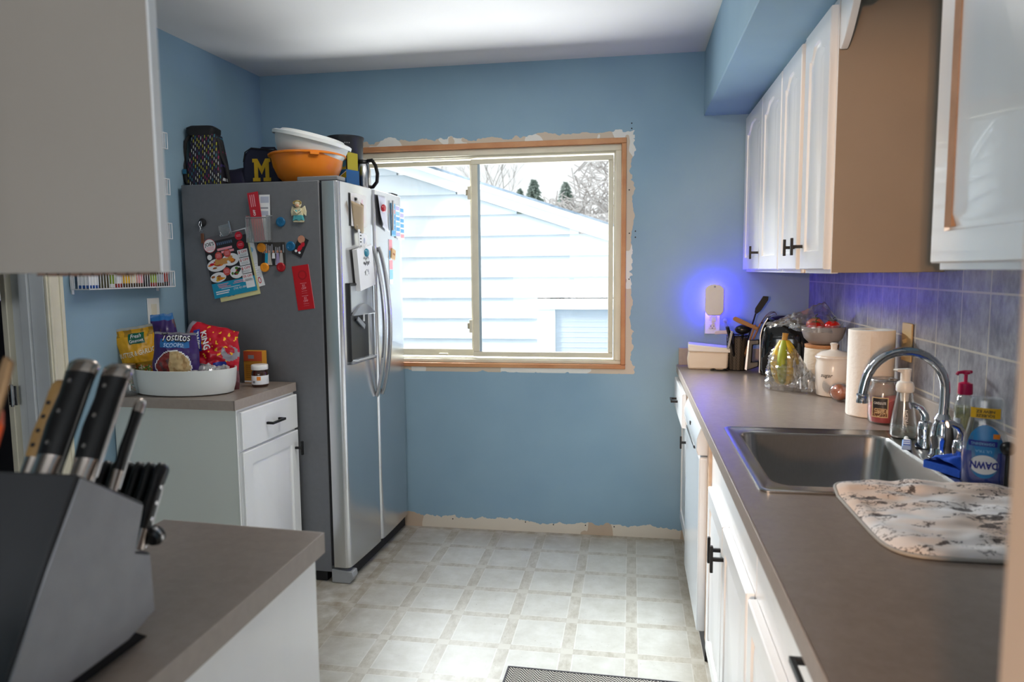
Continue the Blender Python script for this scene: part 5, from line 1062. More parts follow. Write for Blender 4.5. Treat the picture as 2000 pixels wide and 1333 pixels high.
t = thing('bowl_lid', 'white plastic lid with a raised ring sitting crooked on the white bowl', 'lid', ftop(-1.464, 3.150, 0.086) + Vector((math.sin(tilt) * 0.1235, 0, math.cos(tilt) * 0.1235))); t.rotation_euler = (0, tilt, 0)
b = MB(); b.lathe([(0.172, -0.010), (0.176, -0.010), (0.177, 0.004), (0.170, 0.008), (0.155, 0.006), (0.148, 0.010), (0.138, 0.020), (0.128, 0.022), (0.124, 0.016), (0.118, 0.012), (0.001, 0.012)], mat('lid_white', '#e0e3e2', 0.3, sss=0.1), seg=64, cap0=False); b.build('body', t, ang=40)
# maize and blue lunch bag
M_NAVY = mat('navy_nylon', '#171a30', 0.75, bump=0.2, bump_scale=300); M_MAIZE = mat('maize_felt', '#c9a21e', 0.8)
t = thing('lunch_bag', 'navy lunch bag with a big yellow letter M between the bowls and the patterned bag', 'lunch bag', ftop(-1.680, 3.200), R(4))
b = MB(); b.prism([(-0.095, 0), (0.085, 0), (0.085, 0.165), (-0.052, 0.180), (-0.080, 0.155), (-0.092, 0.11)], (0, -0.075, 0), (1, 0, 0), (0, 0, 1), (0, 0.15, 0), M_NAVY); b.build('body', t, bev=0.014, seg=4)
Fm = (Vector((0.000, -0.0755, 0.078)), Vector((1, 0, 0)), Vector((0, 0, 1)), Vector((0, -1, 0)))
mp = [(-0.045, -0.052), (-0.008, -0.052), (-0.008, -0.036), (-0.018, -0.036), (-0.018, 0.014), (0.0, -0.022), (0.018, 0.014), (0.018, -0.036), (0.008, -0.036), (0.008, -0.052), (0.045, -0.052), (0.045, -0.036), (0.037, -0.036), (0.037, 0.034), (0.045, 0.034), (0.045, 0.050), (0.020, 0.050), (0.0, 0.014), (-0.020, 0.050), (-0.045, 0.050), (-0.045, 0.034), (-0.037, 0.034), (-0.037, -0.036), (-0.045, -0.036)]
b = MB(); b.prism([(x * 0.95, y) for x, y in mp], Fm[0], Fm[1], Fm[2], Vector((0, -0.0015, 0)), M_MAIZE); b.build('letter', t, smooth=False)
b = MB(); b.tube([(-0.088, -0.07, 0.115), (-0.075, -0.078, 0.158), (-0.045, -0.078, 0.176), (0.080, -0.078, 0.162)], 0.003, M_BMAT, 6); b.build('zipper', t)
b = MB(); b.tube([(-0.03, -0.02, 0.178), (-0.02, -0.02, 0.186), (0.04, -0.02, 0.184), (0.05, -0.02, 0.168)], 0.007, M_NAVY, 8, sx=0.5); b.build('carry_strap', t)
t = thing('lunch_bag', 'limp dark navy pouch lying between the patterned bag and the lunch bag', 'pouch', ftop(-1.842, 3.200), R(-2))
b = MB(); b.surf(lambda u, v: Vector(((u - .5) * 0.19, -0.09 + 0.18 * v, max(0.004, (0.088 + 0.016 * u) * (math.sin(PI * min(1, max(0, v))) ** 0.35) * (1 - abs(2 * u - 1) ** 8) + 0.008 * fvn(u, v, 3, 4)))), 30, 20, mat('navy_dull', '#1d1c33', 0.8, bump=0.2, bump_scale=200)); b.box(-0.095, 0.095, -0.09, 0.09, 0, 0.004, mat('navy_dull')); b.build('body', t, ang=60)
# patterned insulated bag: dashes in colour on black
g = G('dashed_fabric', 0.7); px_ = g.math('DIVIDE', g.x, 0.0085); col_ = g.math('FLOOR', px_); fx_ = g.math('FRACT', px_)
pz_ = g.math('ADD', g.math('DIVIDE', g.z, 0.026), g.math('MULTIPLY', g.math('FRACT', g.math('MULTIPLY', col_, 0.37)), 1.0)); row_ = g.math('FLOOR', pz_); fz_ = g.math('FRACT', pz_)
on = g.math('MULTIPLY', g.math('LESS_THAN', fx_, 0.30), g.math('LESS_THAN', fz_, 0.52)); wn = g.nt.nodes.new('ShaderNodeTexWhiteNoise'); cb = g.nt.nodes.new('ShaderNodeCombineXYZ')
g.put(cb.inputs[0], col_); g.put(cb.inputs[1], row_); g.nt.links.new(cb.outputs[0], wn.inputs['Vector']); cr = g.nt.nodes.new('ShaderNodeValToRGB'); cr.color_ramp.interpolation = 'CONSTANT'
cols = ['#c9ced6', '#b8b51e', '#2a7f93', '#a01f5c', '#dfe0d0', '#3b2b66', '#c9c422']
cr.color_ramp.elements[0].color = lin(cols[0]); cr.color_ramp.elements[1].position = 1 / 7; cr.color_ramp.elements[1].color = lin(cols[1])
for k in range(2, 7): e_ = cr.color_ramp.elements.new(k / 7); e_.color = lin(cols[k])
g.nt.links.new(wn.outputs['Value'], cr.inputs[0]); g.color(g.mix(on, '#16121f', cr.outputs[0])); M_DASH = g.m
t = thing('bottle_bag', 'tall black insulated bag with multicoloured dashes at the back corner of the refrigerator top', 'bag', ftop(-1.925, 3.085), R(8))
b = MB(); rs = []
for z_, hw, hd in ((0, 0.082, 0.06), (0.02, 0.086, 0.062), (0.12, 0.074, 0.055), (0.22, 0.060, 0.046), (0.232, 0.058, 0.044)): rs.append(rrect(-hw + 0.01 - 0.0, hw + 0.01, -hd, hd, 0.02, z_, 5))
b.rings(rs, M_DASH); b.build('panel', t, ang=60)
b = MB(); rs = []
for z_, hw, hd in ((0.228, 0.060, 0.046), (0.245, 0.064, 0.050), (0.262, 0.066, 0.048), (0.272, 0.052, 0.036)): rs.append(rrect(-hw - 0.004, hw - 0.004, -hd, hd, 0.02, z_, 5))
b.rings(rs, M_BMAT); b.build('top_flap', t, ang=60)
b = MB(); b.tube([(0.055, -0.03, 0.235), (0.078, -0.035, 0.20), (0.086, -0.035, 0.14), (0.108, -0.03, 0.085), (0.112, -0.02, 0.02), (0.10, -0.01, 0.006)], 0.007, M_BMAT, 8, sx=0.35)
b.tube([(-0.052, -0.03, 0.235), (-0.075, -0.035, 0.20), (-0.085, -0.035, 0.12), (-0.070, -0.05, 0.05), (-0.060, -0.062, 0.01)], 0.008, M_BMAT, 8, sx=0.4)
b.tube([(0.06, -0.03, 0.225), (0.082, -0.02, 0.21), (0.092, -0.015, 0.15), (0.085, -0.02, 0.10)], 0.006, M_BMAT, 8, sx=0.35); b.build('strap', t)
b = MB(); b.sphere((-0.074, -0.045, 0.045), 0.020, M_BMAT, 12, 1, .6, 1.6); b.box(-0.082, -0.066, -0.064, -0.058, 0.055, 0.075, mat('teal_badge', '#1c5a78', 0.6)); b.build('side_pocket', t)
# bucket, boxes, carafe
t = thing('black_bucket', 'black cylindrical canister standing behind the bowls near the window', 'canister', ftop(-1.408, 3.470))
b = MB(); b.lathe([(0.072, 0), (0.076, 0.006), (0.088, 0.255), (0.092, 0.262), (0.092, 0.272), (0.086, 0.272), (0.082, 0.255), (0.07, 0.01), (0.001, 0.008)], mat('charcoal_plastic', '#1f2228', 0.35), seg=48); b.build('body', t, ang=40)
b = MB(); fnc = lambda x, y: Vector((0.0885 * math.sin(x / 0.0885), -0.0885 * math.cos(x / 0.0885), y)); b.text(None, 0.035, 0.235, 0.012, 'T-fal', 0, M_GREY, fn=fnc) if False else b.surf(lambda u, v: fnc(0.03 + 0.03 * u, 0.232 + 0.005 * v), 6, 1, lambda u, v: M_GREY if int(u * 6) % 2 == 0 else None); b.build('label', t)
t = thing('filter_box', 'blue box with a yellow diamond printed, standing right of the orange bowl', 'box', ftop(-1.325, 3.305), R(-20))
b = MB(); b.box(-0.040, 0.022, -0.045, 0.045, 0, 0.088, mat('box_blue', '#1f5c95', 0.45)); b.build('carton', t, bev=0.001)
b = MB(); Fb = (Vector((-0.009, -0.0456, 0.044)), Vector((1, 0, 0)), Vector((0, 0, 1)), Vector((0, -1, 0))); b.poly(Fb, [(-0.031, -0.028), (0.031, 0.008), (0.031, 0.034), (-0.031, 0.0)], 0.0003, mat('olive_gold', '#8c8420', 0.5)); b.poly(Fb, [(-0.008, 0.006), (0.0, -0.006), (0.008, 0.006), (0.0, 0.018)], 0.0006, M_YEL)
b.poly(Fb, [(-0.031, 0.000), (0.031, 0.034), (0.031, 0.037), (-0.031, 0.003)], 0.0005, M_PAPER); b.build('front_label', t, smooth=False)
t = thing('filter_box', 'small yellow and blue printed box stacked on the blue diamond box', 'box', ftop(-1.328, 3.315, 0.0885), R(-16))
b = MB(); b.box(-0.040, 0.020, -0.040, 0.040, 0, 0.082, mat('box_yellowgreen', '#b3a52c', 0.5)); b.build('carton', t, bev=0.001)
b = MB(); Fb = (Vector((-0.01, -0.0406, 0.041)), Vector((1, 0, 0)), Vector((0, 0, 1)), Vector((0, -1, 0))); b.disc(Fb, 0.010, -0.005, 0.016, 0.024, 0.0003, mat('box_sky', '#4a92b8', 0.5), 14); b.disc(Fb, -0.008, -0.012, 0.012, 0.016, 0.0006, M_YEL, 12); b.rect(Fb, 0.022, -0.04, 0.030, 0.04, 0.0005, M_DARK); b.build('front_label', t, smooth=False)
t = thing('carafe', 'steel carafe with a curved black handle at the front corner by the window', 'carafe', ftop(-1.305, 3.440))
b = MB(); b.lathe([(0.034, 0), (0.036, 0.004), (0.036, 0.10), (0.030, 0.125), (0.026, 0.135)], M_SILV, seg=32); b.build('body', t, ang=50)
MB().lathe([(0.028, 0.135), (0.030, 0.145), (0.024, 0.155), (0.001, 0.156)], M_BPL, seg=28).build('lid', t, ang=50)
b = MB(); b.tube([(0.024, -0.01, 0.148), (0.050, -0.015, 0.150), (0.068, -0.018, 0.125), (0.078, -0.02, 0.085), (0.074, -0.02, 0.045), (0.052, -0.016, 0.022), (0.034, -0.01, 0.022)], 0.0085, M_BPL, 10, sx=1.2); b.build('handle', t)

# ================================================================ BACK WALL, RIGHT END
t = thing('wall_outlet', 'white outlet plate on the back wall below the glowing night light', 'outlet', (0.400, D - 0.0005, 1.128))
MB().box(-0.036, 0.036, -0.005, 0, -0.058, 0.058, M_WPL).build('cover_plate', t, bev=0.002)
for zz in (-0.020, 0.022): 
    o = MB().box(-0.017, 0.017, -0.0075, -0.004, zz - 0.014, zz + 0.014, M_VINYL).build('socket', t, bev=0.002)
    MB().box(-0.0085, -0.0060, -0.0082, -0.0070, zz - 0.004, zz + 0.006, M_BLACK).box(0.0055, 0.0080, -0.0082, -0.0070, zz - 0.003, zz + 0.005, M_BLACK).box(-0.0022, 0.0022, -0.0082, -0.0070, zz - 0.011, zz - 0.007, M_BLACK).build('slot', o)
t = thing('night_light', 'white plug-in night light glowing blue against the back wall', 'night light', (0.404, D - 0.012, 1.240))
prof = []
for k in range(9): a = PI - PI * k / 8; prof.append((0.046 * math.cos(a), 0.052 + 0.027 * math.sin(a) ** 1.1))
prof += [(0.046, -0.055), (0.030, -0.076), (-0.030, -0.076), (-0.046, -0.055)]
MB().prism(prof[::-1], (0, -0.038, 0), (1, 0, 0), (0, 0, 1), (0, 0.014, 0), mat('lamp_white', '#d9d6cc', 0.5)).build('cover', t, bev=0.006, seg=4)
MB().prism([(x * 0.88, z_ * 0.92) for x, z_ in prof][::-1], (0, -0.024, 0), (1, 0, 0), (0, 0, 1), (0, 0.030, 0), mat('blue_glow', '#3a30ff', 0.5, emit='#3628ff', emit_s=60.0)).build('diffuser', t)
MB().axial([(0.005, 0), (0.005, 0.003)], (0, -0.0375, 0.066), (0, -1, 0.066), M_GREY, 16).build('sensor', t)
MB().box(-0.012, 0.012, -0.022, 0.006, -0.105, -0.070, M_WPL).build('plug_body', t, bev=0.002)
holes = MB()
for (x, z_) in ((-0.004, 2.115), (-0.004, 2.09), (-0.014, 1.79), (-0.012, 1.575), (0.018, 1.585), (0.018, 1.555), (-0.012, 1.345), (-0.95, 0.050), (-0.55, 0.052), (-0.40, 0.045), (-0.23, 0.050), (-0.08, 0.05)):
    holes.axial([(0.0035, 0), (0.0035, 0.0012)], (x, D, z_), (x, D - 1, z_), M_BLACK, 10)
o = holes.build('screw_holes'); o.parent = bpy.data.objects['wall_back']

# ================================================================ RIGHT COUNTER
t = thing('napkin_box', 'white lidded carton of napkins in the far corner of the right counter', 'box', (0.368, 3.565, CT), R(-4))
b = MB(); b.prism([(-0.092, 0), (0.082, 0), (0.090, 0.012), (0.094, 0.088), (-0.092, 0.088), (-0.098, 0.045)], (0, -0.055, 0), (1, 0, 0), (0, 0, 1), (0, 0.11, 0), mat('napkin_wrap', '#e8dccb', 0.3, bump=0.5, bump_scale=25)); b.build('body', t, bev=0.010, seg=3)
b = MB(); b.prism([(-0.094, 0.088), (0.102, 0.082), (0.106, 0.104), (-0.094, 0.122)], (0, -0.062, 0), (1, 0, 0), (0, 0, 1), (0, 0.124, 0), mat('napkin_white', '#f2efe9', 0.5)); b.build('lid', t, bev=0.004)
t = thing('utensil_holder', 'black wire mesh utensil holder stuffed with cooking tools beside the air fryer', 'utensil holder', (0.498, 3.520, CT))
M_BW = mat('black_wire', '#141414', 0.35, 0.6)
b = MB(); r0, r1, hh = 0.042, 0.050, 0.165
for zz, rr in ((0.002, r0), (hh, r1)): b.tube([(rr * math.cos(a), rr * math.sin(a), zz) for a in [2 * PI * k / 28 for k in range(28)]], 0.0028, M_BW, 7, True)
n = 14
for k in range(n):
    for sgn in (-1, 1):
        pts = []
        for q in range(13):
            f_ = q / 12; z_ = 0.002 + (hh - 0.002) * f_; zig = (abs(((q + (k % 2) * 0) % 2)) - 0.5) * sgn; a = 2 * PI * (k + 0.5 * (zig)) / n; rr = r0 + (r1 - r0) * f_; pts.append((rr * math.cos(a), rr * math.sin(a), z_))
        b.tube(pts, 0.0011, M_BW, 4)
b.build('wire_mesh', t, ang=60)
b = MB(); b.lathe([(r0 - 0.003, 0.003), (r1 - 0.004, hh - 0.01)], mat('holder_liner', '#4e463c', 0.5), seg=28, cap0=True, cap1=False); b.build('liner', t)
b = MB(); b.tube([(-0.085 + 0.04 * math.cos(a) * 1.0, -0.035 + 0.03 * math.sin(a), 0.004) for a in [2 * PI * k / 24 for k in range(24)]], 0.003, M_BW, 6, True); b.build('base_ring', t)
UB = Vector((0.498, 3.520, CT + 0.012))
def tool(name, label, cat, top, hm, r=0.006, base=(0, 0, 0)):
    t = thing(name, label, cat, UB + Vector(base), 0, 'cooking tools in the wire holder'); p = Vector(top) - (UB + Vector(base)); MB().tube([(0, 0, 0), p * 0.5, p], [r * .8, r * .9, r], hm, 8).build('handle', t); return t, p
M_UW = mat('utensil_wood', '#a87a50', 0.5, noise_amt=0.12, noise_scale=30)
t, p = tool('spatula', 'black slotted spatula sticking up highest from the utensil holder', 'spatula', (0.575, 3.500, 1.185), M_BPL, 0.004, (0.01, 0, 0))
d = Vector((0.050, -0.005, 0.090)).normalized(); s_ = d.cross(Vector((0, 1, 0))).normalized(); MB().prism([(-0.006, 0), (-0.014, 0.02), (-0.017, 0.08), (-0.010, 0.095), (0.012, 0.085), (0.014, 0.02), (0.006, 0)], p, s_, d, Vector((0, 0.003, 0)), M_BPL).build('blade', t, bev=0.001)
t, p = tool('wooden_spoon', 'flat wooden spoon handle lying across the tools, pointing left', 'spoon', (0.562, 3.43, 1.135), M_UW, 0.005, (0.02, -0.01, 0.02))
b = MB(); d = Vector((-0.105, -0.01, 0.048)).normalized(); up_ = Vector((0, -1, 0)); s_ = d.cross(up_).normalized(); b.prism([(0, -0.008), (0.10, -0.011), (0.118, -0.009), (0.124, 0), (0.118, 0.009), (0.10, 0.011), (0, 0.008)], p + Vector((0.012, 0, -0.018)), d, s_, Vector((0, 0.006, 0)), M_UW); b.build('grip', t, bev=0.002)
t, p = tool('turner', 'turner with a white handle pointing left out of the utensil holder', 'turner', (0.470, 3.46, 1.095), M_BPL, 0.004, (-0.01, -0.01, 0))
b = MB(); d = Vector((-1, -0.05, -0.06)).normalized(); b.prism([(0, -0.009), (0.075, -0.009), (0.080, 0), (0.075, 0.009), (0, 0.009)], p + Vector((-0.008, -0.004, 0.006)), d, Vector((0, 0, 1)), Vector((0, 0.009, 0)), mat('lilac_handle', '#cbbfd6', 0.4)); b.build('grip', t, bev=0.003)
t, p = tool('whisk', 'wire whisk with copper loops behind the wooden spoon', 'whisk', (0.600, 3.520, 1.135), M_UW, 0.005, (0.02, 0.01, 0))
b = MB(); d = Vector((0.06, 0.0, 0.04)).normalized(); s1 = d.cross(Vector((0, 1, 0))).normalized(); s2 = Vector((0, 1, 0))
for k in range(4):
    sd = (s1 * math.cos(k * PI / 4) + s2 * math.sin(k * PI / 4)); b.tube([p + d * 0.085 * math.sin(a) + sd * 0.022 * math.sin(2 * a) for a in [PI * q / 16 for q in range(17)]][:17], 0.001, mat('copper_wire', '#b07850', 0.25, 1.0), 5)
b.build('wires', t)
t, p = tool('tongs', 'dark tongs and silver tipped tool leaning left over the rim of the holder', 'tongs', (0.440, 3.44, 1.125), M_BPL, 0.008, (0, -0.012, 0))
b = MB(); b.obox(p + Vector((0.012, -0.012, -0.06)), Vector((0.006, 0, 0.001)), Vector((0, 0.003, 0)), Vector((0.008, 0, 0.042)), M_SILV); b.build('metal_tip', t, bev=0.002)
t, p = tool('ladle', 'black ladle with a rounded bowl resting on top of the utensil holder', 'ladle', (0.515, 3.475, 1.105), M_BPL, 0.006, (0.01, -0.015, 0))
b = MB(); b.sphere(p + Vector((0.0, 0, 0.006)), 0.030, M_BPL, 20, 1.25, 0.9, 0.75); b.build('cup', t)
t, p = tool('glass_dropper', 'clear bulb topped tool at the upper left of the utensil holder', 'baster', (0.437, 3.50, 1.150), M_CLEAR, 0.006, (-0.012, 0.01, 0))
MB().sphere(p, 0.013, M_CLEAR, 16).build('bulb', t)
# air fryer
t = thing('air_fryer', 'glossy black air fryer with a pull handle standing in the corner of the right counter', 'air fryer', (0.690, 3.405, CT), R(-14))
M_AF = mat('air_fryer_black', '#0c0d10', 0.09, coat=0.6); M_AFS = mat('air_fryer_steel_blue', '#5b6a78', 0.18, 0.8)
b = MB(); rs = []
for z_, hx, hy, r in ((0.004, 0.094, 0.10, 0.035), (0.03, 0.103, 0.112, 0.04), (0.15, 0.104, 0.114, 0.045), (0.215, 0.096, 0.106, 0.05), (0.250, 0.080, 0.088, 0.05), (0.268, 0.050, 0.056, 0.045)): rs.append(rrect(-hx + 0.004 * 0, hx, -hy, hy, r, z_, 6))
b.rings(rs, M_AF); b.build('body', t, ang=60)
b = MB()
def front(u, v):
    z_ = 0.012 + 0.246 * v; a = (u - .5) * 1.7; x = -0.108 + 0.012 * (1 - math.cos(a)) * 2 + (0.030 * max(0, v - .62) ** 2 * 7); return Vector((x, 0.105 * math.sin(a) * 1.05, z_))
b.surf(front, 20, 20, lambda u, v: M_AFS if (u < 0.12 or u > 0.88 or v > 0.60) else M_AF); b.build('front_panel', t, ang=50, solid=0.004)
b = MB(); b.tube([front(0.0, q / 14) + Vector((-0.001, -0.002, 0)) for q in range(15)], 0.003, M_SILV, 7); b.build('bezel', t)
b = MB(); b.prism([(-0.110, 0.030), (-0.160, 0.010), (-0.170, 0.014), (-0.158, 0.150), (-0.110, 0.155), (-0.110, 0.132), (-0.138, 0.128), (-0.142, 0.05), (-0.110, 0.055)], (0, -0.016, 0), (1, 0, 0), (0, 0, 1), (0, 0.032, 0), M_BPL); b.build('handle', t, bev=0.004)
b = MB(); b.prism([(-0.161, 0.010), (-0.172, 0.014), (-0.160, 0.150), (-0.152, 0.152)], (0, -0.017, 0), (1, 0, 0), (0, 0, 1), (0, 0.008, 0), M_SILV); b.build('handle_trim', t, bev=0.001)
# tall canister with wooden lid, grey bowl, tomatoes
cx, cy2 = 0.752, 3.020
t = thing('canister', 'tall white textured canister with a wooden lid under the grey bowl', 'canister', (cx, cy2, CT))
b = MB(); b.lathe([(0.060, 0), (0.064, 0.004), (0.065, 0.10), (0.064, 0.160), (0.060, 0.163)], mat('ribbed_ceramic', '#d8cfc0', 0.5, bump=1.0, bump_scale=45, stretch=(1, 1, 2)), seg=48); b.build('body', t, ang=40)
MB().lathe([(0.062, 0.163), (0.064, 0.166), (0.064, 0.176), (0.001, 0.176)], mat('lid_wood', '#b9855a', 0.5, noise_amt=0.1, noise_scale=30), seg=48).build('lid', t, ang=40)
t = thing('grey_bowl', 'grey ceramic bowl of tomatoes standing on the tall canister', 'bowl', (cx + 0.004, cy2, CT + 0.177))
b = MB(); b.lathe([(0.042, 0), (0.052, 0.004), (0.072, 0.025), (0.080, 0.050), (0.082, 0.070), (0.079, 0.070), (0.076, 0.05), (0.066, 0.025), (0.045, 0.010), (0.001, 0.009)], mat('grey_ceramic', '#96908f', 0.35), seg=56); b.build('body', t, ang=50)
M_TOM = mat('tomato_red', '#c2180e', 0.15, coat=0.5, sss=0.1); M_STEM = mat('tomato_stem', '#44561f', 0.6)
def tomato(label, x, y, z, r, m):
    t = thing('tomato', label, 'tomato', (cx + x, cy2 + y, CT + 0.177 + z), 0, 'tomatoes in the grey bowl'); b = MB()
    b.lathe([(max(0.0006, r * math.sin(PI * k / 14) * (1 + 0.03 * math.sin(k))), r * 0.88 * (-math.cos(PI * k / 14) - (0.10 if k > 12 else 0))) for k in range(15)], m, seg=26); b.build('fruit', t, ang=80)
    s_ = MB()
    for k in range(5): a = 2 * PI * k / 5 + x * 9; s_.tube([(0, 0, r * 0.80), (0.010 * math.cos(a), 0.010 * math.sin(a), r * 0.90), (0.017 * math.cos(a), 0.017 * math.sin(a), r * 0.78)], [0.002, 0.0018, 0.0005], M_STEM, 5)
    s_.tube([(0, 0, r * 0.78), (0.002, 0, r * 1.12), (0.010, 0.002, r * 1.3)], 0.0018, M_STEM, 5); s_.build('stem', t)
tomato('red tomato on the right with green sepals in the grey bowl', 0.030, -0.028, 0.070, 0.031, M_TOM)
tomato('red tomato on the left in the grey bowl, under the bag fold', -0.034, -0.030, 0.066, 0.029, M_TOM)
tomato('pale pinkish tomato behind the two red ones', -0.022, 0.024, 0.074, 0.034, mat('tomato_pale', '#c76a4c', 0.2, coat=0.3))
t = thing('produce_bag', 'open clear plastic produce bag draped over the tomatoes and the air fryer', 'plastic bag', (cx, cy2, CT + 0.177))
def pb(u, v):   # tent of film, narrow lip at the left, peak over the bowl
    x = -0.215 + 0.305 * u; half = 0.028 + 0.065 * min(1, u * 1.7); y = (v - .5) * 2 * half
    ridge = 0.066 + 0.088 * min(1, u / 0.72) ** 1.1 if u < 0.72 else 0.154 - 0.13 * ((u - 0.72) / 0.28) ** 1.2
    s_ = abs(2 * v - 1); low = 0.062 if u > 0.35 else 0.060
    z = low + (ridge - low) * (1 - s_ ** 1.3) + 0.016 * fvn(u, v, 4, 2) + 0.010 * abs(fvn(u, v, 13, 7))
    return Vector((x, y + 0.010 * fvn(u, v, 5, 8), z + 0.012))
b = MB(); b.surf(pb, 60, 36, lambda u, v: None if (u > 0.56 and v < 0.47 and fvn(u, v, 6, 9) > -0.4) else M_FILM); b.build('film', t, ang=12)
def pb2(u, v):
    a = u * 2 * PI * 0.5 + PI; x = 0.088 * math.cos(a) * (1 + 0.05 * fvn(u, v, 6, 1)); y = -abs(0.088 * math.sin(a)); return Vector((x - 0.01 - 0.03 * (1 - u), y, 0.062 + 0.026 * v - 0.01 * math.sin(PI * u) + 0.008 * fvn(u, v, 7, 3)))
b = MB(); b.surf(pb2, 40, 8, M_FILM); b.build('folded_edge', t, ang=30)
# sugar canister
t = thing('canister', 'white glazed canister with a knobbed lid and dark script, beside the paper towels', 'canister', (0.752, 2.842, CT))
b = MB(); b.lathe([(0.052, 0), (0.058, 0.004), (0.063, 0.05), (0.064, 0.11), (0.060, 0.132), (0.062, 0.140), (0.066, 0.146), (0.064, 0.150)], mat('glazed_white', '#ded6cd', 0.18, coat=0.3), seg=56); b.build('body', t, ang=50)
b = MB(); b.lathe([(0.060, 0.150), (0.061, 0.154), (0.045, 0.166), (0.018, 0.172), (0.011, 0.175), (0.012, 0.190), (0.015, 0.196), (0.010, 0.200), (0.001, 0.200)], mat('glazed_white'), seg=48); b.build('lid', t, ang=40)
b = MB(); fnc = lambda x, y: Vector((0.0648 * math.sin(x / 0.0648), -0.0648 * math.cos(x / 0.0648), y)); b.text(None, -0.042, 0.082, 0.020, 'sugar', 0, M_DARK, fn=fnc, shear=.3, bold=.01); b.build('lettering', t)
# bananas in a clear bag
bn = thing('bananas', 'bunch of yellow green bananas standing in a clear plastic bag', 'bananas', (0.598, 2.965, CT + 0.002))
M_BAN = mat('banana_yellow', '#c9ab2c', 0.45, noise_amt=0.25, noise_scale=14); M_BANG = mat('banana_green', '#95a02c', 0.45, noise_amt=0.15, noise_scale=10); M_BST = mat('banana_stem', '#a87c34', 0.6)
for k, (a, bend, m) in enumerate(((200, .5, M_BAN), (250, .62, M_BANG), (300, .52, M_BAN), (350, .56, M_BAN))):
    d = Vector((math.cos(R(a)), math.sin(R(a)), 0)); pts = []; rd = []
    for q in range(13):
        f_ = q / 12; z_ = 0.190 - 0.172 * f_; out = 0.008 + 0.034 * math.sin(PI * min(1, f_ * 0.95)) * bend * 1.6; pts.append(d * out + Vector((0, 0, z_))); rd.append(0.006 + 0.0135 * math.sin(PI * min(1, 0.10 + f_ * 0.84)) ** 0.6)
    rd[-1] = 0.004; b = MB(); b.tube(pts, rd, m, 8); b.build('banana', bn, ang=50)
b = MB(); b.tube([(0, 0, 0.180), (0.002, 0, 0.205), (0.004, 0, 0.222)], [0.013, 0.010, 0.012], M_BST, 9); b.build('stem', bn)
t = thing('plastic_bag', 'crinkled clear plastic bag around the bananas, trailing along the counter', 'plastic bag', (0.598, 2.965, CT + 0.001))
def bg(u, v):
    a = 2 * PI * u; r = 0.018 + 0.052 * math.sin(PI * min(1, v * 0.62 + 0.02)) ** 0.8 if v > 0 else 0.0; z_ = 0.180 * (1 - v) + 0.003
    r *= 1 + 0.20 * fvn(math.cos(a), math.sin(a) + v * 3, 2.2, 5) + 0.34 * abs(fvn(math.cos(a) * 2, math.sin(a) * 2 + v * 5, 2.5, 3))
    return Vector((r * math.cos(a) + 0.012 * v, r * math.sin(a) * 0.9, z_))
b = MB(); b.surf(bg, 44, 24, M_FILM); b.build('film', t, ang=8)
def tail(u, v):
    x = 0.02 + 0.165 * u; w2 = 0.062 - 0.028 * u; y = -0.055 + (v - .5) * 2 * w2 * 0.7 - 0.04 * u; hgt = (0.085 * (1 - u) ** 1.3 + 0.012) * max(0, math.sin(PI * v)) ** 0.6
    return Vector((x, y, 0.004 + hgt * (1 + 0.9 * fvn(u, v, 5, 2)) + 0.022 * abs(fvn(u, v, 11, 4))))
b = MB(); b.surf(tail, 40, 24, M_FILM); b.build('loose_end', t, ang=8)
t = thing('orange', 'small orange wrapped in twisted clear film next to the paper towels', 'fruit', (0.742, 2.722, CT + 0.001))
b = MB(); b.sphere((0, 0, 0.030), 0.029, mat('orange_peel', '#c9682a', 0.45, noise_amt=0.1, noise_scale=40, bump=0.6, bump_scale=180), 28); b.build('fruit', t)
b = MB(); b.surf(lambda u, v: Vector(((0.033 * (1 + .14 * fvn(math.cos(2 * PI * u), math.sin(2 * PI * u) + v * 2, 3, 2))) * math.sin(PI * v) * math.cos(2 * PI * u), 0.033 * math.sin(PI * v) * math.sin(2 * PI * u), 0.033 + 0.032 * math.cos(PI * v))), 32, 16, M_FILM)
for k in range(9): a = R(150 + 12 * k); b.add([(-0.024, -0.006, 0.048), (-0.026 + 0.035 * math.cos(a), -0.010, 0.050 + 0.035 * math.sin(a) * 0.9 + 0.01), (-0.024 + 0.035 * math.cos(a + .3), -0.002, 0.054 + 0.035 * math.sin(a + .3))], [(0, 1, 2)], M_FILM)
b.build('wrapping', t, ang=20)
# paper towels
t = thing('paper_towel_roll', 'upright roll of white paper towels on the right counter', 'paper towels', (0.768, 2.475, CT + 0.001))
M_PT = mat('paper_towel', '#ebe6df', 0.85, bump=0.7, bump_scale=70)
b = MB(); b.rings([[(r * math.cos(2 * PI * k / 48), r * math.sin(2 * PI * k / 48), z_) for k in range(48)] for r, z_ in ((0.020, 0.278), (0.020, 0.0), (0.068, 0.0), (0.0695, 0.004), (0.0695, 0.275), (0.068, 0.279), (0.021, 0.279))], M_PT, False, False, True); b.build('roll', t, ang=50)
b = MB(); b.rings([[(r * math.cos(2 * PI * k / 32), r * math.sin(2 * PI * k / 32), z_) for k in range(32)] for r, z_ in ((0.0185, 0.276), (0.0185, 0.002), (0.0198, 0.002), (0.0198, 0.276))], mat('cardboard_core', '#9b8367', 0.8), False, False, True); b.build('core', t, ang=50)
b = MB(); b.surf(lambda u, v: Vector(((0.0705 + 0.005 * u) * math.cos(R(200) + u * 0.9), (0.0705 + 0.005 * u) * math.sin(R(200) + u * 0.9), 0.004 + 0.27 * v)), 10, 12, M_PT); b.build('loose_sheet', t)
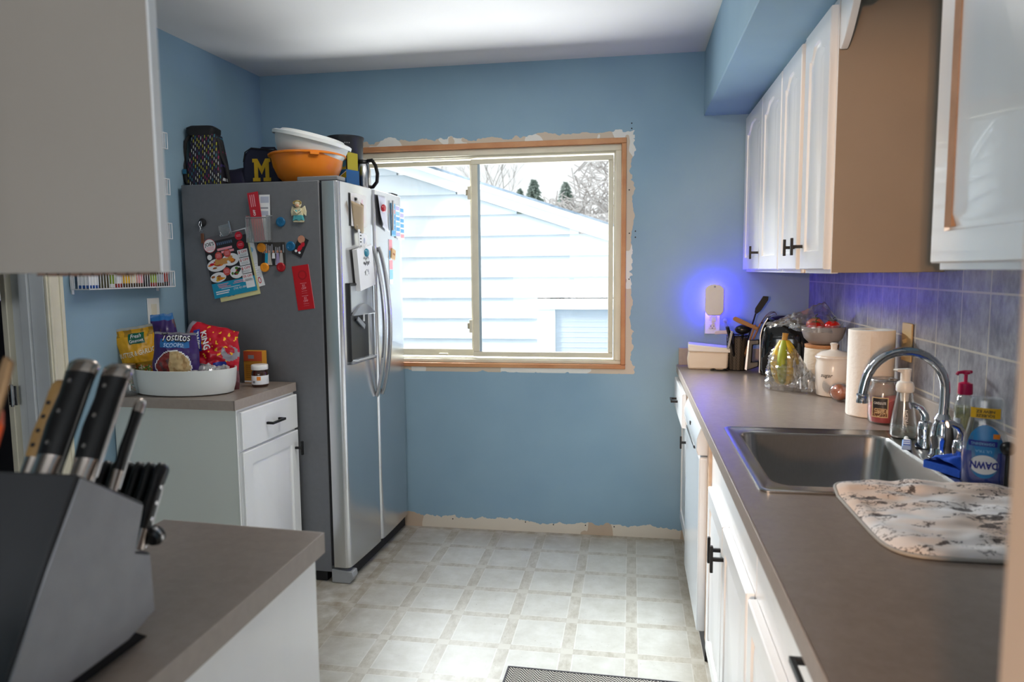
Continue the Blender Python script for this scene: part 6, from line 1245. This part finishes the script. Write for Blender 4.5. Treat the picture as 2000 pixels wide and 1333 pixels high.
# red jar candle
t = thing('jar_candle', 'red candle in a lidded glass jar with an ornate label, by the paper towels', 'candle', (0.770, 2.352, CT + 0.001))
M_RW = mat('red_wax', '#b80d24', 0.22, coat=0.5, sss=0.1)
prof = [(0.036, 0), (0.041, 0.006), (0.043, 0.030), (0.043, 0.095), (0.040, 0.108), (0.034, 0.118), (0.034, 0.130)]
b = MB(); b.lathe(prof, M_CLEAR, seg=44, cap1=False); b.build('glass', t, ang=50)
def wax_top(a): return 0.068 + 0.016 * math.cos(a)
b = MB(); b.rings([[(0.034 * math.cos(2 * PI * k / 40), 0.034 * math.sin(2 * PI * k / 40), 0.004) for k in range(40)], [(0.0405 * math.cos(2 * PI * k / 40), 0.0405 * math.sin(2 * PI * k / 40), 0.03) for k in range(40)], [(0.0405 * math.cos(2 * PI * k / 40), 0.0405 * math.sin(2 * PI * k / 40), wax_top(2 * PI * k / 40)) for k in range(40)]], M_RW); b.build('wax', t, ang=50)
b = MB(); b.lathe([(0.035, 0.126), (0.037, 0.129), (0.037, 0.134), (0.030, 0.139), (0.001, 0.140)], M_CLEAR, seg=36); b.tube([(0.0372 * math.cos(a), 0.0372 * math.sin(a), 0.134) for a in [2 * PI * k / 36 for k in range(36)]], 0.002, M_SILV, 6, True); b.build('lid', t, ang=40)
b = MB(); rr = 0.0436; fnc = lambda x, y: Vector((rr * math.sin(x / rr - 0.50), -rr * math.cos(x / rr - 0.50), y)); rr2 = 0.0440; fn2_ = lambda x, y: Vector((rr2 * math.sin(x / rr2 - 0.50), -rr2 * math.cos(x / rr2 - 0.50), y)); rr3 = 0.0444; fn3_ = lambda x, y: Vector((rr3 * math.sin(x / rr3 - 0.50), -rr3 * math.cos(x / rr3 - 0.50), y))
b.surf(lambda u, v: fnc(-0.024 + 0.048 * u, 0.022 + 0.062 * v), 14, 2, mat('label_cream', '#c9b089', 0.5)); b.surf(lambda u, v: fn2_(-0.021 + 0.042 * u, 0.025 + 0.056 * v), 16, 20, lambda u, v: M_DARK if v > 0.45 else random.choice([mat('label_brown', '#5a3a26', 0.5), mat('label_brown'), mat('label_cream'), mat('label_tan', '#a07a52', 0.5)]))
b.surf(lambda u, v: fn3_(-0.019 + 0.038 * u, 0.060 + 0.014 * v), 10, 2, lambda u, v: M_DARK); b.text(None, 0, 0.066, 0.010, 'PARTYLITE', 0, M_PAPER, fn=lambda x, y: fn3_(x, y) * 1.004, wid=0.034) if False else b.text(None, 0, 0.066, 0.0105, 'CANDLE-LITE', 0, M_PAPER, fn=lambda x, y: Vector((fn3_(x, y).x * 1.01, fn3_(x, y).y * 1.01, y)), wid=0.034, bold=.01)
for q in range(3): b.surf(lambda u, v: Vector((fn3_(-0.014 + 0.028 * u, 0)[0], fn3_(-0.014 + 0.028 * u, 0)[1], 0.036 + 0.006 * q + 0.0022 * v)), 6, 1, mat('label_cream'))
b.build('label', t)
# switch plate on the tiles
t = thing('switch_plate', 'cream toggle switch plate on the slate tiles behind the faucet', 'switch', (XR - 0.0085, 2.405, 1.160))
MB().box(-0.006, 0, -0.040, 0.040, -0.060, 0.060, mat('aged_cream', '#c4a97c', 0.4)).build('cover_plate', t, bev=0.003)
MB().obox((-0.010, 0, 0.004), Vector((0.006, 0, 0.003)), Vector((0, 0.004, 0)), Vector((-0.002, 0, 0.006)), mat('aged_cream')).build('toggle', t, bev=0.001)
# foaming hand soap
t = thing('foam_soap_bottle', 'cone shaped clear soap bottle with a white foaming pump beside the sink', 'soap bottle', (0.757, 2.140, CT + 0.0065), R(20))
b = MB(); b.lathe([(0.031, 0), (0.035, 0.005), (0.034, 0.03), (0.022, 0.110), (0.019, 0.128)], M_CLEAR, seg=36, cap1=False); b.build('bottle', t, ang=50)
b = MB(); b.lathe([(0.029, 0.002), (0.0325, 0.006), (0.0315, 0.026), (0.001, 0.026)], clear_mat('soap_liquid', '#a8c8cc', 0.12, 0.2, 0.05), seg=32); b.build('liquid', t)
b = MB(); b.lathe([(0.021, 0.126), (0.0235, 0.130), (0.0235, 0.142), (0.020, 0.153), (0.013, 0.157), (0.013, 0.188), (0.013, 0.190), (0.001, 0.191)], M_WPL, seg=32); b.prism([(0.010, 0.176), (-0.030, 0.184), (-0.034, 0.188), (-0.030, 0.191), (0.012, 0.191)], (0, -0.008, 0), (1, 0, 0), (0, 0, 1), (0, 0.016, 0), M_WPL); b.build('pump', t, ang=40)
b = MB(); b.tube([(0, 0, 0.126), (0, 0, 0.09), (0.004, 0, 0.04), (0.016, 0, 0.010)], 0.0024, M_WPL, 6); b.lathe([(0.010, 0.100), (0.012, 0.126)], M_WPL, seg=16); b.build('dip_tube', t)
b = MB(); fnc = lambda x, y: Vector(((0.0345 - (y - .03) * 0.15 + 0.0012) * math.sin(x / 0.03 - 0.5), -(0.0345 - (y - .03) * 0.15 + 0.0012) * math.cos(x / 0.03 - 0.5), y)); b.text(None, 0.0, 0.060, 0.014, 'FRESH', 0, M_PAPER, rot=R(90), fn=fnc); b.build('lettering', t)
# faucet
t = thing('faucet', 'chrome high arc kitchen faucet with two lever handles at the back of the sink', 'faucet', (0.768, 1.915, CT + 0.005))
b = MB(); b.lathe([(0.030, 0), (0.031, 0.004), (0.026, 0.012), (0.024, 0.030), (0.027, 0.050), (0.024, 0.075), (0.018, 0.092), (0.020, 0.097), (0.016, 0.104), (0.013, 0.110)], M_CHROME, seg=36); b.build('base', t, ang=50)
pts = [(0, 0, 0.100), (0.002, 0, 0.14), (0.002, 0, 0.170)]
for k in range(1, 15): a = PI * k / 15; pts.append((-0.092 + 0.094 * math.cos(a), 0, 0.170 + 0.096 * math.sin(a)))
pts += [(-0.1875, 0, 0.172), (-0.190, 0, 0.156)]
b = MB(); b.tube(pts, 0.0115, M_CHROME, 18); b.axial([(0.0115, 0), (0.014, 0.002), (0.014, 0.007), (0.0125, 0.010), (0.0135, 0.020), (0.0135, 0.024), (0.009, 0.024)], (-0.190, 0, 0.158), (-0.192, 0, 0.05), M_CHROME, 24); b.build('spout', t, ang=50)
def lever(dy, side):
    b = MB(); b.lathe([(0.022, 0), (0.022, 0.006), (0.017, 0.014), (0.016, 0.030), (0.019, 0.048), (0.016, 0.066), (0.010, 0.072)], M_CHROME, (0, dy, 0), 28)
    b.tube([(0, dy, 0.062), (0.0, dy + side * 0.004, 0.085), (-0.010, dy + side * 0.008, 0.102), (-0.026, dy + side * 0.010, 0.110), (-0.036, dy + side * 0.010, 0.108)], [0.012, 0.0095, 0.0085, 0.0075, 0.009], M_CHROME, 14); return b.build('lever_handle', t, ang=55)
lever(0.105, 1); lever(-0.105, -1)
# blue sponge and scrub brush, dish soap, hand soap
t = thing('sponge', 'bright blue sponge cloth resting against the faucet base', 'sponge', (0.745, 1.785, CT + 0.004), R(25))
b = MB(); b.surf(lambda u, v: Vector(((u - .5) * 0.075, (v - .5) * 0.10 , 0.016 + 0.022 * math.sin(PI * v) ** 0.5 * (0.7 + .3 * u) + 0.008 * fvn(u, v, 4, 1))), 18, 20, mat('sponge_blue', '#1450c0', 0.8, bump=0.6, bump_scale=120)); b.box(-0.0375, 0.0375, -0.05, 0.05, 0.001, 0.018, mat('sponge_blue')); b.build('body', t, ang=60)
t = thing('scrub_brush', 'white and blue dish brush lying on the sink deck before the faucet', 'brush', (0.722, 2.012, CT + 0.0065), R(70))
b = MB(); b.box(-0.045, 0.030, -0.011, 0.011, 0.0, 0.013, mat('brush_blue', '#8db0e6', 0.4)); b.build('head', t, bev=0.003)
b = MB()
for k in range(6): b.box(-0.042 + 0.012 * k, -0.034 + 0.012 * k, -0.008, 0.008, 0.013, 0.0145, M_PAPER if k % 2 else mat('brush_navy', '#3656a8', 0.4))
b.build('bristles', t); MB().tube([(0.030, 0, 0.007), (0.070, 0.002, 0.008)], 0.006, M_WPL, 10).build('handle', t)
t = thing('hand_soap', 'clear bottle of pale yellow hand soap with a magenta pump behind the faucet', 'soap bottle', (0.820, 1.925, CT + 0.001))
b = MB(); b.lathe([(0.019, 0), (0.0225, 0.005), (0.023, 0.10), (0.0225, 0.135), (0.017, 0.156), (0.011, 0.163)], M_CLEAR, seg=32, cap1=False); b.build('bottle', t, ang=50)
b = MB(); b.lathe([(0.0185, 0.002), (0.0213, 0.006), (0.0218, 0.10), (0.0212, 0.132), (0.001, 0.132)], mat('yellow_soap', '#cfcf90', 0.1, trans=0.75, ior=1.35), seg=28); b.build('liquid', t, ang=50)
b = MB(); M_MAG = mat('magenta_plastic', '#c4164f', 0.3); b.lathe([(0.0155, 0.163), (0.0165, 0.166), (0.0155, 0.190), (0.009, 0.193), (0.004, 0.194), (0.004, 0.212), (0.009, 0.214), (0.009, 0.220), (0.001, 0.221)], M_MAG, seg=28); b.tube([(0.014, 0.004, 0.218), (-0.004, 0, 0.219), (-0.020, -0.004, 0.217), (-0.023, -0.005, 0.212)], 0.004, M_MAG, 8); b.build('pump', t, ang=40)
b = MB(); fnc = lambda u, v: Vector((0.0236 * math.sin(-1.6 + 0.9 * u), -0.0236 * math.cos(-1.6 + 0.9 * u), 0.02 + 0.085 * v)); b.surf(fnc, 6, 6, lambda u, v: M_PAPER if v > 0.35 else (mat('leaf_print') if v > .2 else M_PINK)); b.build('label', t)
t = thing('dish_soap', 'blue dish soap bottle with an upside down logo and yellow sticker by the sink corner', 'soap bottle', (0.757, 1.672, CT + 0.0065), R(-24))
def drect(hx, hy, z_): return rrect(-hx, hx, -hy, hy, min(hx, hy) * 0.95, z_, 7)
b = MB(); secs = [(0.036, 0.020, 0), (0.041, 0.023, 0.006), (0.0425, 0.024, 0.06), (0.041, 0.023, 0.10), (0.034, 0.020, 0.130), (0.030, 0.018, 0.150), (0.031, 0.018, 0.185), (0.028, 0.016, 0.192)]
b.rings([drect(*s_) for s_ in secs], clear_mat('soap_bottle_clear', '#eef2f4', 0.04, 0.22, 0.08)); b.build('bottle', t, ang=50)
b = MB(); b.rings([drect(0.034, 0.018, 0.002), drect(0.040, 0.022, 0.007), drect(0.0413, 0.0228, 0.06), drect(0.0408, 0.0225, 0.078)], mat('soap_blue', '#0838a8', 0.12, coat=0.5)); b.build('liquid', t, ang=50)
b = MB()
def dl(x, y, o=0.001):
    hy = 0.024 - max(0, y - 0.10) * 0.12 + o; u = x / 0.042; return Vector((x, -hy * max(0.05, 1 - abs(u) ** 2.6) ** 0.45 if abs(u) < 1 else 0, y))
def blob(cx, cz, rx, rz, m, o, n=26):
    b.surf(lambda u, v: dl(cx + rx * (v) * math.cos(2 * PI * u), cz + rz * (v) * math.sin(2 * PI * u), o), n, 5, m)
blob(0.0, 0.078, 0.034, 0.058, mat('label_blue', '#1c7fc0', 0.3), 0.0008); blob(0.0, 0.050, 0.026, 0.021, M_PAPER, 0.0018)
b.text(None, 0, 0.050, 0.021, 'DAWN', 0, mat('logo_navy', '#1b2a8c', 0.3), rot=PI, fn=lambda x, y: dl(x, y, 0.0030), wid=0.050, bold=.04)
b.surf(lambda u, v: dl(-0.030 + 0.052 * u, 0.090 + 0.012 * v, 0.0020), 10, 2, mat('logo_navy')); b.text(None, -0.004, 0.096, 0.009, 'DISHWASHING', 0, M_LBLU, rot=PI, fn=lambda x, y: dl(x, y, 0.0032), wid=0.042); b.text(None, -0.002, 0.080, 0.008, 'ULTRA', 0, M_LBLU, rot=PI, fn=lambda x, y: dl(x, y, 0.0032), wid=0.03)
b.surf(lambda u, v: dl(0.014 + 0.012 * u, 0.108 + 0.010 * v, 0.0022), 4, 2, M_ORA)
b.surf(lambda u, v: Vector((-0.029 + 0.054 * u, -0.0195 - 0.0006 + 0.006 * (2 * u - 1) ** 4, 0.150 + 0.022 * v)), 10, 2, M_YEL); b.text(None, -0.002, 0.165, 0.008, 'NEW EZ', 0, M_DARK, rot=PI, fn=lambda x, y: Vector((x, -0.0212, y)), wid=0.034, bold=.02); b.text(None, -0.002, 0.156, 0.008, 'SQUEEZE', 0, M_DARK, rot=PI, fn=lambda x, y: Vector((x, -0.0212, y)), wid=0.034, bold=.02)
b.build('label', t)
t = thing('sink_stopper', 'round black knob on a thin post right beside the dish soap', 'stopper', (0.782, 1.628, CT + 0.0065)); MB().lathe([(0.010, 0), (0.011, 0.004), (0.004, 0.010), (0.004, 0.080)], M_BPL, seg=16).sphere((0, 0, 0.092), 0.015, M_BPL, 20).build('knob', t, ang=50)
# drying mat
g = G('animal_print_cloth', 0.92, spec=0.1); n1 = g.noise(13, 3, (1.0, 1.7, 1)); n2 = g.noise(38, 4, (1.0, 1.8, 1), 0.6); pe = g.noise(6, 2)
line = g.math('LESS_THAN', g.math('ABSOLUTE', g.math('SUBTRACT', n2, 0.5)), 0.016); blobm = g.math('GREATER_THAN', n1, 0.50)
spots = g.math('MULTIPLY', g.math('GREATER_THAN', g.noise(30, 3, (1, 1.6, 1)), 0.60), blobm)
base = g.mix(g.rng(pe, 0.42, 0.60), '#ebe8e8', '#dcc8ba'); base = g.mix(g.math('MULTIPLY', line, blobm), base, '#3b3638'); base = g.mix(g.math('MULTIPLY', spots, 0.85), base, '#4a4446')
g.color(base); g.bump(g.noise(420, 2), 0.3, 0.001); M_MAT = g.m
t = thing('drying_mat', 'quilted cream dish drying mat with small dark animal drawings on the right counter', 'mat', (0.625, 1.440, CT))
hx, hy, rad = 0.196, 0.205, 0.07
def mp_(u, v, top=True):
    # square to rounded square
    x, y = 2 * u - 1, 2 * v - 1; k = (abs(x) ** 7 + abs(y) ** 7) ** (1 / 7) if (x or y) else 0; ssum = max(abs(x), abs(y)); f_ = (ssum / k) if k > 1e-6 else 1
    X, Y = x * f_ * hx, y * f_ * hy; e_ = 1 - ssum; edge_ = min(1, e_ / 0.10) ** 0.5
    z_ = 0.0015 + (0.013 + 0.0050 * (0.5 + noise.noise(Vector((X * 22, Y * 26, 2)))) + 0.004 * noise.noise(Vector((X * 9, Y * 14, 5))) + 0.006 * noise.noise(Vector((X * 14, Y * 34, 8)))) * edge_ if top else 0.0008
    if Y > 0.118: z_ += 0.0065 * min(1, (Y - 0.118) / 0.02)
    return Vector((X, Y, z_))
b = MB(); b.surf(lambda u, v: mp_(u, v), 90, 90, M_MAT); b.surf(lambda u, v: mp_(1 - u, v, False), 30, 30, mat('mat_grey_back', '#a8a6a2', 0.9)); b.build('cloth', t, ang=80)
ed = []
for k in range(96): a = 2 * PI * k / 96; x, y = math.cos(a), math.sin(a); k_ = (abs(x) ** 7 + abs(y) ** 7) ** (1 / 7); Y = y / k_ * hy; ed.append((x / k_ * hx, Y, 0.0040 + (0.0065 * min(1, max(0, (Y - 0.118)) / 0.02))))
b = MB(); b.tube(ed, 0.0034, mat('mat_grey_back'), 8, True); b.build('piping', t)
# rug: herringbone
g = G('herringbone_rug', 0.95, spec=0.1); zx = g.math('DIVIDE', g.x, 0.046); tri = g.math('ABSOLUTE', g.math('SUBTRACT', g.math('FRACT', zx), 0.5)); st_ = g.math('FRACT', g.math('ADD', g.math('DIVIDE', g.y, 0.0125), g.math('MULTIPLY', tri, 4.6)))
g.color(g.mix(g.math('GREATER_THAN', st_, 0.48), '#1c1b1e', '#c4c0b9')); g.bump(st_, 0.5, 0.002); M_RUG = g.m
t = thing('rug', 'black and white herringbone rug whose far edge shows at the bottom of the view', 'rug', (-0.124, 1.905, 0.0005), R(-1.2))
MB().box(-0.298, 0.298, -0.455, 0.455, 0, 0.007, M_RUG).build('weave', t, bev=0.002)
MB().box(-0.300, 0.300, 0.455, 0.461, 0, 0.0078, mat('rug_edge', '#4a494d', 0.9)).box(-0.304, -0.298, -0.46, 0.46, 0, 0.0078, mat('rug_edge')).box(0.298, 0.304, -0.46, 0.46, 0, 0.0078, mat('rug_edge')).build('binding', t)
